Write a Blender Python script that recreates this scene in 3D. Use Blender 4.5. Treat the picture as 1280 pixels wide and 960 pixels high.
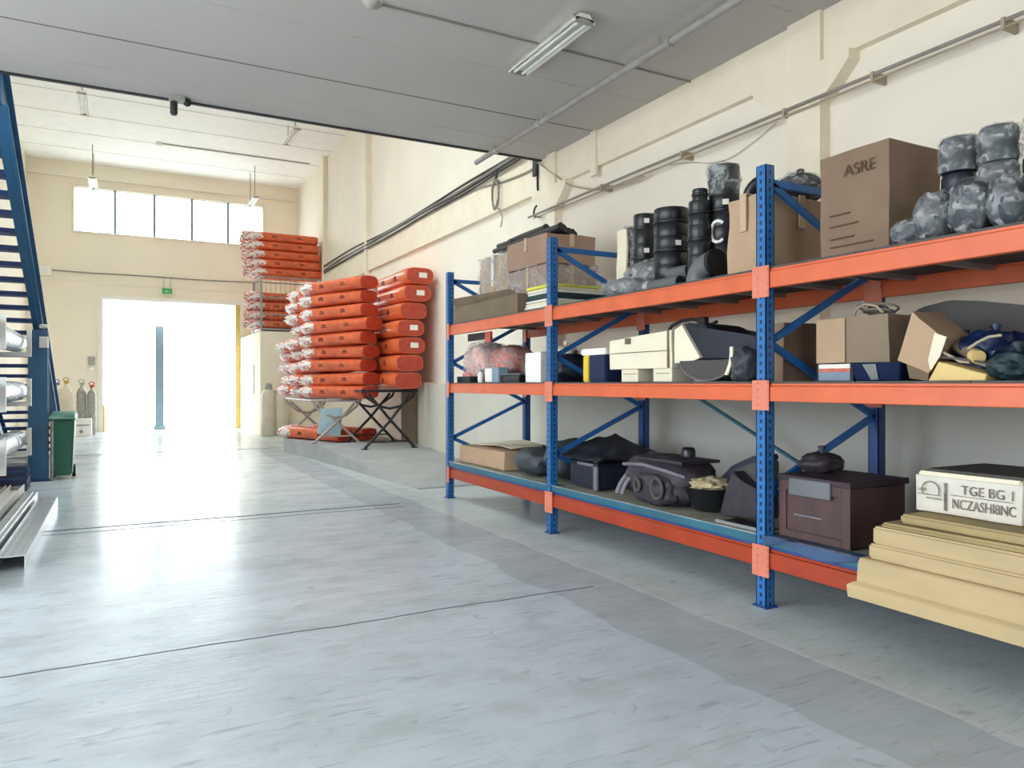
import bpy, bmesh, math, random
from mathutils import Vector, Matrix, noise
random.seed(7)
C = bpy.context.scene.collection
PI = math.pi
for o in list(bpy.data.objects): bpy.data.objects.remove(o)

# ------------------------------------------------------------------ camera, sky, exposure
YAW = math.radians(27.96); F = 923.0; H = 1.5
cs, sn = math.cos(YAW), math.sin(YAW)
cam_d = bpy.data.cameras.new('camera'); cam = bpy.data.objects.new('camera', cam_d); C.objects.link(cam)
cam.location = (0, 0, H); cam.rotation_euler = (PI/2, 0, -YAW)
cam_d.sensor_width = 36; cam_d.lens = F/1280*36; cam_d.clip_start = .05; cam_d.clip_end = 300
sc = bpy.context.scene; sc.camera = cam
SKY = 6.0
w = bpy.data.worlds.new('sky'); sc.world = w; w.use_nodes = True
bg = w.node_tree.nodes['Background']; bg.inputs['Color'].default_value = (.87, .945, 1, 1); bg.inputs['Strength'].default_value = SKY
vs = sc.view_settings; vs.view_transform = 'Standard'; vs.look = 'None'; vs.gamma = 1; vs.use_curve_mapping = False
vs.exposure = 0.72
sc.cycles.max_bounces = 14; sc.cycles.diffuse_bounces = 8; sc.cycles.transparent_max_bounces = 24
sc.cycles.sample_clamp_indirect = 8

def portal(name, loc, rot, sx, sy):
    l = bpy.data.lights.new(name, 'AREA'); l.shape = 'RECTANGLE'; l.size = sx; l.size_y = sy
    l.cycles.is_portal = True
    o = bpy.data.objects.new(name, l); C.objects.link(o); o.location = loc; o.rotation_euler = rot
# portals only guide the sampling of sky light through the openings (they give no light themselves)
portal('portal_door', (1.56, 26.62, 2.1), (-PI/2, 0, 0), 4.1, 4.2)
portal('portal_windows', (1.54, 26.62, 6.92), (-PI/2, 0, 0), 5.6, 1.4)
portal('portal_bay', (-6.2, 3.75, 2.2), (0, -PI/2, 0), 4.4, 9.3)
portal('portal_added_rooflight', (.0, 13.2, 8.7), (0, 0, 0), 3.8, 4.8)
portal('portal_rear', (-.75, -6.2, 1.6), (PI/2, 0, 0), 2.5, 3.2)

# ------------------------------------------------------------------ helpers
def rayc(px): return (px-640)/F
def at_X(px, py, X):
    r = rayc(px); zc = X/(r*cs+sn); return Vector((X, zc*(cs-r*sn), H+(480-py)*zc/F))
def at_Y(px, py, Y):
    r = rayc(px); zc = Y/(cs-r*sn); return Vector((zc*(r*cs+sn), Y, H+(480-py)*zc/F))
def srgb(c):
    if isinstance(c, str): c = tuple(int(c[i:i+2], 16)/255 for i in (0, 2, 4))
    return tuple((x/12.92 if x <= .04045 else ((x+.055)/1.055)**2.4) for x in c) + (1,)

M = {}
def mat(name, col, rough=.6, metal=0, var=.12, scale=3, bump=0, bscale=40, spec=.5, coat=0, trans=0, stretch=(1, 1, 1), col2=None):
    m = bpy.data.materials.new(name); m.use_nodes = True; nt = m.node_tree; N = nt.nodes; L = nt.links
    b = N['Principled BSDF']; c = srgb(col)
    tc = N.new('ShaderNodeTexCoord'); mp = N.new('ShaderNodeMapping'); mp.inputs['Scale'].default_value = stretch
    L.new(tc.outputs['Object'], mp.inputs['Vector'])
    n = N.new('ShaderNodeTexNoise'); n.inputs['Scale'].default_value = scale; n.inputs['Detail'].default_value = 5
    L.new(mp.outputs['Vector'], n.inputs['Vector'])
    r = N.new('ShaderNodeValToRGB'); r.color_ramp.elements[0].position = .3; r.color_ramp.elements[1].position = .7
    lo = tuple(x*(1-var) for x in c[:3])+(1,); hi = tuple(min(1, x*(1+var)) for x in c[:3])+(1,)
    r.color_ramp.elements[0].color = lo; r.color_ramp.elements[1].color = srgb(col2) if col2 else hi
    L.new(n.outputs['Fac'], r.inputs['Fac']); L.new(r.outputs['Color'], b.inputs['Base Color'])
    b.inputs['Roughness'].default_value = rough; b.inputs['Metallic'].default_value = metal
    b.inputs['Specular IOR Level'].default_value = spec; b.inputs['Coat Weight'].default_value = coat
    if bump:
        n2 = N.new('ShaderNodeTexNoise'); n2.inputs['Scale'].default_value = bscale; n2.inputs['Detail'].default_value = 4
        L.new(mp.outputs['Vector'], n2.inputs['Vector'])
        bp = N.new('ShaderNodeBump'); bp.inputs['Strength'].default_value = bump; bp.inputs['Distance'].default_value = .02
        L.new(n2.outputs['Fac'], bp.inputs['Height']); L.new(bp.outputs['Normal'], b.inputs['Normal'])
    M[name] = m; return m

mat('cream', 'ece3d4', .85, var=.04, scale=.8, bump=.08, bscale=60)
mat('tan_wall', 'f0e6d4', .85, var=.04, scale=.6, bump=.06, bscale=60)
mat('dado_shade', 'a4a39c', .8, var=.05, scale=1.2)  # low wall behind the racking, with the rack's shade in its colour
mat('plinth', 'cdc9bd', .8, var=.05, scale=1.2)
mat('beam_paint', 'e9dec9', .85, var=.04)
mat('slab', 'bab5b2', .85, var=.04, scale=.7)
mat('far_ceiling', 'f8f8f6', .85, var=.03)
mat('seam', '77716e', .9)
mat('seam_light', 'b9b4b0', .9)
mat('white_paint', 'f0eee8', .5, var=.04)
mat('yellow_trim', 'dcc173', .6)
mat('blue_steel', '1f5fa0', .4, var=.15, scale=6)
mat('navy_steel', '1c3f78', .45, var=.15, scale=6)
mat('stair_blue', '2c5f86', .4, var=.15, scale=2)
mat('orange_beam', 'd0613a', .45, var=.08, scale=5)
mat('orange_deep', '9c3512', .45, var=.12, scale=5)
mat('connector', 'd27a62', .45, var=.1)
mat('galv', '9a9c9e', .45, .6, var=.12, scale=8)
mat('teal_edge', '275f72', .5, var=.15)
mat('shelf_wood', '4b4a48', .8, var=.2, scale=4)
mat('deck_wood', '8b8b7c', .8, var=.2, scale=5)
mat('carton', '806855', .8, var=.08, scale=4, bump=.1, bscale=12)
mat('carton_light', 'b3967a', .8, var=.06, scale=4, bump=.1, bscale=12)
mat('carton_grey', '8a7864', .8, var=.08, scale=4)
mat('carton_dark', '75634f', .85, var=.12, scale=4)
mat('carton_mid', 'a08270', .8, var=.08, scale=4, bump=.1, bscale=12)
mat('carton_cream', 'e6dcc4', .75, var=.04, scale=4)
mat('tape', 'bfa888', .35, var=.06)
mat('tape_silver', 'dcdcd8', .3, var=.1)
mat('print_brown', '54402f', .8)
mat('black_plastic', '1a1c20', .38, var=.25, scale=5)
mat('navy_plastic', '1b2030', .45, var=.2, scale=4)
mat('blue_plastic', '142448', .4, var=.2)
mat('grey_plastic', '64666a', .45, var=.15)
mat('dark_grey', '474442', .7, var=.1, scale=4)
mat('grey_bag', '77777a', .45, var=.25, scale=6, bump=.5, bscale=9)
mat('slate_bag', '383e44', .55, var=.35, scale=5, bump=.5, bscale=9)
mat('dark_bag', '24262e', .6, var=.4, scale=5, bump=.6, bscale=12)
mat('plum_bag', '322a33', .6, var=.35, scale=7, bump=.5, bscale=12)
mat('strap', '6f6973', .6, var=.2)
mat('brown_crate', '4a3333', .6, var=.22, scale=3, stretch=(1, 4, 1))
mat('orange_wrap', 'e06c3c', .3, var=.16, scale=5, bump=.35, bscale=7, coat=.2)
mat('orange_wrap_deep', 'd9623a', .3, var=.2, scale=5, bump=.35, bscale=7, coat=.2)
mat('white_wrap', 'f6efe9', .3, var=.03, scale=9, bump=.9, bscale=14)
mat('ink', '3b2a2c', .7)
mat('ink_faded', '4c4440', .8, scale=30, col2='958d84')
mat('paper_old', 'd2ccc0', .7, var=.06, scale=6)
mat('pack_end', 'b6402c', .4, var=.2, scale=7, bump=.4, bscale=14)
mat('paper', 'efe9df', .7, var=.04)
mat('red_wrap', 'dc4a3a', .3, var=.3, scale=6, bump=.7, bscale=10, col2='eeb0a4')
mat('pink_wrap', 'e4968c', .3, var=.2, scale=6, bump=.7, bscale=10, col2='f2ded6')
mat('foam', 'b5a077', .8, var=.07, scale=2, stretch=(1, 1, 5))
mat('foam_old', '9c8a60', .8, var=.18, scale=3, stretch=(2, .6, 8))
mat('tarp', '24436a', .45, var=.25)
mat('yellow', 'e8c83c', .5, var=.1)
mat('yellow_card', 'dcbf7f', .75, var=.08)
mat('lime', 'd8d44c', .6, var=.1)
mat('teal_dark', '1b3438', .6, var=.2)
mat('cable_black', '26262a', .55)
mat('cable_grey', '8c857c', .6)
mat('cable_tan', 'a89a83', .6)
mat('pipe_grey', '97928f', .5, var=.12, scale=8)
mat('green_bin', '2d6a54', .4, var=.12)
mat('exit_green', '3fae62', .4)
mat('cyl_beige', 'd3c6b2', .5, var=.1)
mat('cyl_grey', '9b9a92', .5, var=.3, scale=9)
mat('brass', 'b08d3c', .35, .8)
mat('red', 'c4392f', .5)
mat('silver_wrap', '8b9197', .3, .2, var=.25, scale=6, bump=.6, bscale=14, stretch=(3, .6, 3))
mat('alu', 'd7dadb', .28, .75, var=.1, scale=10)
mat('maroon', '33222c', .6, var=.2)
mat('lamp_white', 'e9e6dc', .4, var=.03)
mat('tube', 'dcdcd6', .25)
mat('post_grey', '7f93a3', .6, var=.1)
mat('ground', 'd8d6cf', .9)
mat('rubble', 'b9ab8a', .9, var=.5, scale=30)
mat('sky_sheet', 'b9d5e2', .6, var=.1)
mat('pale_steel', 'b6aaa4', .5, .3, var=.15)
mat('black_steel', '1d1d22', .45, var=.2)
mat('ramp_grey', 'a9abab', .75, var=.1, scale=2)

def shader(name, build):
    m = bpy.data.materials.new(name); m.use_nodes = True; nt = m.node_tree
    for n in list(nt.nodes): nt.nodes.remove(n)
    build(nt.nodes, nt.links, nt.nodes.new('ShaderNodeOutputMaterial')); M[name] = m
def _ends(N, L, out):   # gathered ends of the packs: crumpled film over orange, door-light glare painted white
    tc = N.new('ShaderNodeTexCoord'); n = N.new('ShaderNodeTexNoise'); n.inputs['Scale'].default_value = 9; n.inputs['Detail'].default_value = 4; n.inputs['Distortion'].default_value = 1.5
    L.new(tc.outputs['Object'], n.inputs['Vector'])
    r = N.new('ShaderNodeValToRGB'); r.color_ramp.elements[0].position = .44; r.color_ramp.elements[0].color = srgb('e0502c'); r.color_ramp.elements[1].position = .52; r.color_ramp.elements[1].color = srgb('f6f0ec')
    L.new(n.outputs['Fac'], r.inputs[0]); p = N.new('ShaderNodeBsdfPrincipled'); p.inputs['Roughness'].default_value = .3; L.new(r.outputs[0], p.inputs['Base Color'])
    b = N.new('ShaderNodeBump'); b.inputs['Strength'].default_value = 1; b.inputs['Distance'].default_value = .05; L.new(n.outputs['Fac'], b.inputs['Height']); L.new(b.outputs[0], p.inputs['Normal']); L.new(p.outputs[0], out.inputs[0])
shader('glare_ends', _ends)
def _glass(N, L, out):
    t = N.new('ShaderNodeBsdfTransparent'); t.inputs[0].default_value = (.93, .97, .97, 1)
    g = N.new('ShaderNodeBsdfGlossy'); g.inputs['Roughness'].default_value = .05
    f = N.new('ShaderNodeMixShader'); f.inputs[0].default_value = .08
    L.new(t.outputs[0], f.inputs[1]); L.new(g.outputs[0], f.inputs[2]); L.new(f.outputs[0], out.inputs[0])
shader('glass', _glass)
def _film(N, L, out):
    tc = N.new('ShaderNodeTexCoord')
    n = N.new('ShaderNodeTexNoise'); n.inputs['Scale'].default_value = 13; n.inputs['Detail'].default_value = 6; n.inputs['Distortion'].default_value = 1.2
    L.new(tc.outputs['Object'], n.inputs['Vector'])
    r = N.new('ShaderNodeValToRGB'); r.color_ramp.elements[0].position = .43; r.color_ramp.elements[0].color = (.08, .08, .08, 1)
    r.color_ramp.elements[1].position = .66; r.color_ramp.elements[1].color = (.6, .6, .6, 1)
    L.new(n.outputs['Fac'], r.inputs[0])
    b = N.new('ShaderNodeBump'); b.inputs['Strength'].default_value = .9; b.inputs['Distance'].default_value = .03; L.new(n.outputs['Fac'], b.inputs['Height'])
    t = N.new('ShaderNodeBsdfTransparent')
    p = N.new('ShaderNodeBsdfPrincipled'); p.inputs['Base Color'].default_value = (.58, .59, .6, 1); p.inputs['Roughness'].default_value = .22
    L.new(b.outputs[0], p.inputs['Normal'])
    f = N.new('ShaderNodeMixShader'); L.new(r.outputs[0], f.inputs[0]); L.new(t.outputs[0], f.inputs[1]); L.new(p.outputs[0], f.inputs[2]); L.new(f.outputs[0], out.inputs[0])
shader('film', _film)
def _shutter(N, L, out):
    d = N.new('ShaderNodeBsdfDiffuse'); d.inputs[0].default_value = (.9, .92, .93, 1)
    t = N.new('ShaderNodeBsdfTranslucent'); t.inputs[0].default_value = (.9, .92, .93, 1)
    f = N.new('ShaderNodeMixShader'); f.inputs[0].default_value = .7
    L.new(d.outputs[0], f.inputs[1]); L.new(t.outputs[0], f.inputs[2]); L.new(f.outputs[0], out.inputs[0])
shader('shutter_sheet', _shutter)
def _perf(N, L, out):   # blue upright with a row of punched slots
    tc = N.new('ShaderNodeTexCoord'); sx = N.new('ShaderNodeSeparateXYZ'); L.new(tc.outputs['Object'], sx.inputs[0])
    def mth(op, a, b=None):
        n = N.new('ShaderNodeMath'); n.operation = op
        for i, v in ((0, a), (1, b)):
            if v is None: continue
            if isinstance(v, (int, float)): n.inputs[i].default_value = v
            else: L.new(v, n.inputs[i])
        return n.outputs[0]
    fz = mth('FRACT', mth('MULTIPLY', sx.outputs['Z'], 18.0))
    a = mth('LESS_THAN', mth('ABSOLUTE', mth('SUBTRACT', fz, .5)), .24)
    e = mth('LESS_THAN', mth('ABSOLUTE', sx.outputs['X']), .009)
    e2 = mth('LESS_THAN', mth('ABSOLUTE', sx.outputs['Y']), .011)
    k = mth('MULTIPLY', a, mth('MAXIMUM', e, e2))
    ns = N.new('ShaderNodeTexNoise'); ns.inputs['Scale'].default_value = 7; L.new(tc.outputs['Object'], ns.inputs['Vector'])
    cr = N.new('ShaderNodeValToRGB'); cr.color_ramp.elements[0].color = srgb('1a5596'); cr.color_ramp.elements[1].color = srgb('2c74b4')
    L.new(ns.outputs['Fac'], cr.inputs[0])
    mx = N.new('ShaderNodeMix'); mx.data_type = 'RGBA'; L.new(k, mx.inputs[0]); L.new(cr.outputs[0], mx.inputs[6]); mx.inputs[7].default_value = (.012, .018, .035, 1)
    p = N.new('ShaderNodeBsdfPrincipled'); p.inputs['Roughness'].default_value = .38; L.new(mx.outputs[2], p.inputs['Base Color']); L.new(p.outputs[0], out.inputs[0])
shader('blue_perforated', _perf)
def _floor(N, L, out):
    geo = N.new('ShaderNodeNewGeometry'); sx = N.new('ShaderNodeSeparateXYZ'); L.new(geo.outputs['Position'], sx.inputs[0])
    X, Y = sx.outputs['X'], sx.outputs['Y']
    def mth(op, a, b=None, c=None):
        n = N.new('ShaderNodeMath'); n.operation = op
        for i, v in ((0, a), (1, b), (2, c)):
            if v is None: continue
            if isinstance(v, (int, float)): n.inputs[i].default_value = v
            else: L.new(v, n.inputs[i])
        return n.outputs[0]
    def noi(scale, st=(1, 1, 1), det=5, dist=0):
        mp = N.new('ShaderNodeMapping'); mp.inputs['Scale'].default_value = st; L.new(geo.outputs['Position'], mp.inputs[0])
        n = N.new('ShaderNodeTexNoise'); n.inputs['Scale'].default_value = scale; n.inputs['Detail'].default_value = det; n.inputs['Distortion'].default_value = dist
        L.new(mp.outputs[0], n.inputs['Vector']); return n.outputs['Fac']
    def ramp(v, p0, p1, c0=(0, 0, 0, 1), c1=(1, 1, 1, 1)):
        r = N.new('ShaderNodeValToRGB'); r.color_ramp.elements[0].position = p0; r.color_ramp.elements[1].position = p1
        r.color_ramp.elements[0].color = c0; r.color_ramp.elements[1].color = c1; L.new(v, r.inputs[0]); return r.outputs[0]
    def mix(f, a, b, blend='MIX'):
        m = N.new('ShaderNodeMix'); m.data_type = 'RGBA'; m.blend_type = blend
        if isinstance(f, (int, float)): m.inputs[0].default_value = f
        else: L.new(f, m.inputs[0])
        for i, v in ((6, a), (7, b)):
            if isinstance(v, tuple): m.inputs[i].default_value = v
            else: L.new(v, m.inputs[i])
        return m.outputs[2]
    big = noi(.55, (.6, 1, 1), 5, .4); streak = noi(2.2, (.45, 2.2, 1), 7, .6); fine = noi(11, (1, 1, 1), 6)
    base = ramp(big, .32, .68, srgb('bbc6cd'), srgb('d3dbdf'))
    base = mix(.3, base, ramp(streak, .2, .8, srgb('b0bbc3'), srgb('d4dce0')))
    blot = ramp(noi(1.3, (.7, 1.4, 1), 7, .3), .46, .72)
    base = mix(mth('MULTIPLY', blot, .38), base, srgb('969fa2'))
    mott = ramp(noi(3.2, (1, 1.3, 1), 6), .5, .75)
    base = mix(mth('MULTIPLY', mott, .4), base, srgb('9aa29f'))
    wob = mth('MULTIPLY', mth('SUBTRACT', noi(1.5), .5), .25)
    xw = mth('ADD', X, wob)
    band = mth('MULTIPLY', mth('GREATER_THAN', xw, 2.72), mth('LESS_THAN', xw, 3.32))
    base = mix(mth('MULTIPLY', band, .42), base, srgb('9a9ea1'))
    edge = mth('GREATER_THAN', mth('ADD', X, mth('MULTIPLY', wob, .2)), 3.32)
    base = mix(mth('MULTIPLY', edge, .4), base, srgb('c3cabf'))
    rim = mth('LESS_THAN', mth('ABSOLUTE', mth('SUBTRACT', X, 3.34)), .015)
    base = mix(mth('MULTIPLY', rim, .5), base, srgb('d3d5d0'))
    spots = ramp(noi(5.5, (1, 1.6, 1), 4, .8), .64, .72)
    base = mix(mth('MULTIPLY', spots, .3), base, srgb('6f7679'))
    scr = mth('MULTIPLY', ramp(noi(9, (.35, 3, 1), 4, 1.5), .56, .72), .4)
    base = mix(scr, base, srgb('7d858a'))
    lw = mth('MULTIPLY', mth('SUBTRACT', noi(1.2, (1, 0, 0), 4), .5), .12)
    yy = mth('ADD', Y, lw)
    tot = None
    for y0, wd in ((4.56, .010), (8.62, .018), (8.85, .03), (17.9, .06)):
        k = mth('LESS_THAN', mth('ABSOLUTE', mth('SUBTRACT', yy, y0)), wd)
        tot = k if tot is None else mth('MAXIMUM', tot, k)
    tot = mth('MULTIPLY', tot, mth('LESS_THAN', X, 3.1))
    base = mix(mth('MULTIPLY', tot, .85), base, srgb('3f474d'))
    p = N.new('ShaderNodeBsdfPrincipled'); L.new(base, p.inputs['Base Color'])
    ro = N.new('ShaderNodeMapRange'); ro.inputs[1].default_value = .3; ro.inputs[2].default_value = .7; ro.inputs[3].default_value = .17; ro.inputs[4].default_value = .25
    L.new(noi(1.1, (1, 1, 1), 3), ro.inputs[0]); L.new(mth('ADD', ro.outputs[0], mth('MULTIPLY', tot, .8)), p.inputs['Roughness'])
    sp = N.new('ShaderNodeMapRange'); sp.inputs[1].default_value = .3; sp.inputs[2].default_value = .7; sp.inputs[3].default_value = .03; sp.inputs[4].default_value = .08
    L.new(noi(6, (.25, 3.2, 1), 6, .5), sp.inputs[0]); L.new(mth('MULTIPLY', sp.outputs[0], mth('SUBTRACT', 1, tot)), p.inputs['Specular IOR Level'])
    bp = N.new('ShaderNodeBump'); bp.inputs['Strength'].default_value = .2; bp.inputs['Distance'].default_value = .012
    L.new(mth('ADD', mth('MULTIPLY', fine, .3), noi(10, (.25, 2.8, 1), 5)), bp.inputs['Height']); L.new(bp.outputs[0], p.inputs['Normal'])
    L.new(p.outputs[0], out.inputs[0])
shader('floor_concrete', _floor)

class MB:
    def __init__(s): s.bm = bmesh.new()
    def box(s, x0, x1, y0, y1, z0, z1, rot=None, piv=None):
        vs = [s.bm.verts.new((x, y, z)) for z in (z0, z1) for y in (y0, y1) for x in (x0, x1)]
        for f in ((0, 2, 3, 1), (4, 5, 7, 6), (0, 1, 5, 4), (2, 6, 7, 3), (0, 4, 6, 2), (1, 3, 7, 5)): s.bm.faces.new([vs[i] for i in f])
        if rot is not None:
            p = Vector(piv) if piv is not None else Vector(((x0+x1)/2, (y0+y1)/2, (z0+z1)/2))
            for v in vs: v.co = rot @ (v.co-p) + p
        return s
    def hexa(s, pts):     # eight corners: bottom four then top four, each counter-clockwise
        vs = [s.bm.verts.new(p) for p in pts]
        for f in ((3, 2, 1, 0), (4, 5, 6, 7), (0, 1, 5, 4), (1, 2, 6, 5), (2, 3, 7, 6), (3, 0, 4, 7)): s.bm.faces.new([vs[i] for i in f])
        return s
    def tube(s, pts, r, seg=10, caps=True):
        pts = [Vector(p) for p in pts]; rings = []
        rs = r if isinstance(r, (list, tuple)) else [r]*len(pts)
        up = None
        for i, p in enumerate(pts):
            d = (pts[min(i+1, len(pts)-1)]-pts[max(i-1, 0)]).normalized()
            if up is None: up = Vector((0, 0, 1)) if abs(d.z) < .9 else Vector((1, 0, 0))
            a = d.cross(up)
            if a.length < 1e-4: a = d.orthogonal()
            a.normalize(); b = a.cross(d).normalized(); up = b
            rings.append([s.bm.verts.new(p+(a*math.cos(t)+b*math.sin(t))*rs[i]) for t in (2*PI*k/seg for k in range(seg))])
        for i in range(len(rings)-1):
            for k in range(seg): s.bm.faces.new((rings[i][k], rings[i][(k+1) % seg], rings[i+1][(k+1) % seg], rings[i+1][k]))
        if caps: s.bm.faces.new(rings[0][::-1]); s.bm.faces.new(rings[-1])
        return s
    def bar(s, p, q, w_, t_, up=(0, 0, 1)):   # rectangular bar between two points
        p, q = Vector(p), Vector(q); d = (q-p).normalized(); u = Vector(up)
        a = d.cross(u)
        if a.length < 1e-3: a = d.orthogonal()
        a.normalize(); b = a.cross(d).normalized()
        off = [a*w_/2+b*t_/2, -a*w_/2+b*t_/2, -a*w_/2-b*t_/2, a*w_/2-b*t_/2]
        return s.hexa([p+o for o in off]+[q+o for o in off])
    def lathe(s, prof, cx, cy, z0=0, seg=28):
        rings = []
        for r, z in prof:
            rings.append([s.bm.verts.new((cx+r*math.cos(2*PI*k/seg), cy+r*math.sin(2*PI*k/seg), z0+z)) for k in range(seg)])
        for i in range(len(rings)-1):
            for k in range(seg): s.bm.faces.new((rings[i][k], rings[i][(k+1) % seg], rings[i+1][(k+1) % seg], rings[i+1][k]))
        s.bm.faces.new(rings[0][::-1]); s.bm.faces.new(rings[-1]); return s
    def prism(s, poly, d):      # planar polygon (3-D points) thickened by vector d
        a = [s.bm.verts.new(p) for p in poly]; b = [s.bm.verts.new(Vector(p)+Vector(d)) for p in poly]
        n = len(a); s.bm.faces.new(a[::-1]); s.bm.faces.new(b)
        for i in range(n): s.bm.faces.new((a[i], a[(i+1) % n], b[(i+1) % n], b[i]))
        return s
    def sheet(s, fn, nu, nv, t):  # thick surface from fn(u,v)
        g = [[Vector(fn(i/nu, j/nv)) for j in range(nv+1)] for i in range(nu+1)]
        nn = [[None]*(nv+1) for _ in range(nu+1)]
        for i in range(nu+1):
            for j in range(nv+1):
                du = g[min(i+1, nu)][j]-g[max(i-1, 0)][j]; dv = g[i][min(j+1, nv)]-g[i][max(j-1, 0)]
                nn[i][j] = du.cross(dv).normalized()
        A = [[s.bm.verts.new(g[i][j]) for j in range(nv+1)] for i in range(nu+1)]
        B = [[s.bm.verts.new(g[i][j]-nn[i][j]*t) for j in range(nv+1)] for i in range(nu+1)]
        for i in range(nu):
            for j in range(nv):
                s.bm.faces.new((A[i][j], A[i+1][j], A[i+1][j+1], A[i][j+1])); s.bm.faces.new((B[i][j], B[i][j+1], B[i+1][j+1], B[i+1][j]))
        for i in range(nu):
            s.bm.faces.new((A[i][0], B[i][0], B[i+1][0], A[i+1][0])); s.bm.faces.new((A[i][nv], A[i+1][nv], B[i+1][nv], B[i][nv]))
        for j in range(nv):
            s.bm.faces.new((A[0][j], A[0][j+1], B[0][j+1], B[0][j])); s.bm.faces.new((A[nu][j], B[nu][j], B[nu][j+1], A[nu][j+1]))
        return s
    def lump(s, c, size, seed=0, amp=.12, p=2.6, wr=3.0, sub=4):   # a soft crumpled body standing on z = c[2]
        bm2 = bmesh.new(); bmesh.ops.create_icosphere(bm2, subdivisions=sub, radius=1)
        off = Vector((seed*3.7, seed*1.3, seed*2.1))
        for v in bm2.verts:
            d = v.co.normalized(); k = (abs(d.x)**p+abs(d.y)**p+abs(d.z)**p)**(-1/p)
            n = noise.noise(d*wr*.5+off)*1.2 + (1-abs(noise.noise(d*wr*1.3+off*2)))*.9-.6 + noise.noise(d*wr*3+off)*.3
            q = d*k*(1+amp*n)
            q = Vector((q.x*size[0]/2, q.y*size[1]/2, (q.z*.5+.5)*size[2]))
            q.z = max(q.z, 0)
            v.co = Vector(c)+q
        mp = {v: s.bm.verts.new(v.co) for v in bm2.verts}
        for f in bm2.faces: s.bm.faces.new([mp[v] for v in f.verts])
        bm2.free(); return s
    def warp(s, amp, freq, seed=0):
        off = Vector((seed*1.7, seed*2.9, seed*.7))
        for v in s.bm.verts: v.co += Vector((noise.noise(v.co*freq+off), noise.noise(v.co*freq+off+Vector((9, 0, 0))), noise.noise(v.co*freq+off+Vector((0, 9, 0)))*.6))*amp
        return s
    def cut(s, n):
        bmesh.ops.subdivide_edges(s.bm, edges=s.bm.edges[:], cuts=n, use_grid_fill=True); return s
    def bevel(s, w_, seg=1):
        bmesh.ops.bevel(s.bm, geom=s.bm.edges[:], offset=w_, segments=seg, affect='EDGES', clamp_overlap=True); return s
    def build(s, name, m, parent=None, smooth=False, origin=None):
        bmesh.ops.recalc_face_normals(s.bm, faces=s.bm.faces[:])
        if origin is None: origin = world_loc(parent) if parent else Vector((0, 0, 0))
        origin = Vector(origin)
        for v in s.bm.verts: v.co -= origin
        me = bpy.data.meshes.new(name); s.bm.to_mesh(me); s.bm.free()
        if smooth:
            for f in me.polygons: f.use_smooth = True
            try: me.set_sharp_from_angle(angle=math.radians(58))
            except Exception: pass
        me.materials.append(M[m] if isinstance(m, str) else m)
        o = bpy.data.objects.new(name, me); C.objects.link(o)
        if parent: o.parent = parent; o.location = origin-world_loc(parent)
        else: o.location = origin
        return o
def world_loc(o):
    v = Vector((0, 0, 0))
    while o: v += o.location; o = o.parent
    return v
def thing(name, label, cat, loc=(0, 0, 0), group=None):
    o = bpy.data.objects.new(name, None); C.objects.link(o); o.location = loc; o.empty_display_size = .1
    o['label'] = label; o['category'] = cat
    if group: o['group'] = group
    return o
def tag(o, label, cat, group=None, kind=None):
    o['label'] = label; o['category'] = cat
    if group: o['group'] = group
    if kind: o['kind'] = kind
    return o
def struct(name, mb, m, parent=None, smooth=False):
    o = mb.build(name, m, parent, smooth)
    if not parent: o['kind'] = 'structure'
    return o
def copy_tree(o, loc, rot=(0, 0, 0), label=None, group=None):
    r = o.copy(); C.objects.link(r); r.location = loc; r.rotation_euler = rot
    if label: r['label'] = label
    if group: r['group'] = group
    for ch in list(o.children):
        c = ch.copy(); C.objects.link(c); c.parent = r
        for g in list(ch.children):
            d = g.copy(); C.objects.link(d); d.parent = c
    return r
def text_part(name, s, size, m, parent, mtx, width=None):
    cu = bpy.data.curves.new(name, 'FONT'); cu.body = s; cu.size = size; cu.extrude = .0012
    t = bpy.data.objects.new(name, cu); C.objects.link(t)
    bpy.context.view_layer.update()
    me = bpy.data.meshes.new_from_object(t.evaluated_get(bpy.context.evaluated_depsgraph_get()))
    bpy.data.objects.remove(t); bpy.data.curves.remove(cu)
    if width:
        xs = [v.co.x for v in me.vertices]; me.transform(Matrix.Diagonal((width/(max(xs)-min(xs)), 1, 1, 1)))
    me.transform(mtx); me.materials.clear(); me.materials.append(M[m])
    o = bpy.data.objects.new(name, me); C.objects.link(o); o.parent = parent; return o
ORD = ['first', 'second', 'third', 'fourth', 'fifth', 'sixth', 'seventh', 'eighth', 'ninth', 'tenth', 'eleventh', 'twelfth']

# ------------------------------------------------------------------ the building
XW, XL, YF = 5.53, -2.5, 26.5
ZS, ZF, YE = 4.78, 8.37, 9.36
struct('floor', MB().box(-8, 7.5, -8, 26.72, -.2, 0), 'floor_concrete')
struct('ground', MB().box(-60, 60, 26.72, 90, -.25, -.03).box(-60, -8, -60, 26.72, -.25, -.03).box(-8, 60, -60, -8, -.25, -.03), 'ground')
mb = MB().box(XW, XW+.25, -6.2, YF+.25, 0, ZF+.2)
struct('wall_east', mb, 'cream')
struct('wall_dado_shade', MB().box(XW-.13, XW, -6.2, 8.9, 0, 1.5), 'dado_shade')  # same low wall as the plinth, painted darker for the racking's shade
struct('wall_plinth', MB().box(XW-.13, XW, 8.9, 13.75, 0, 1.5).box(XW-.2, XW, 13.75, 15.1, 0, 1.53), 'plinth')
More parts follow.
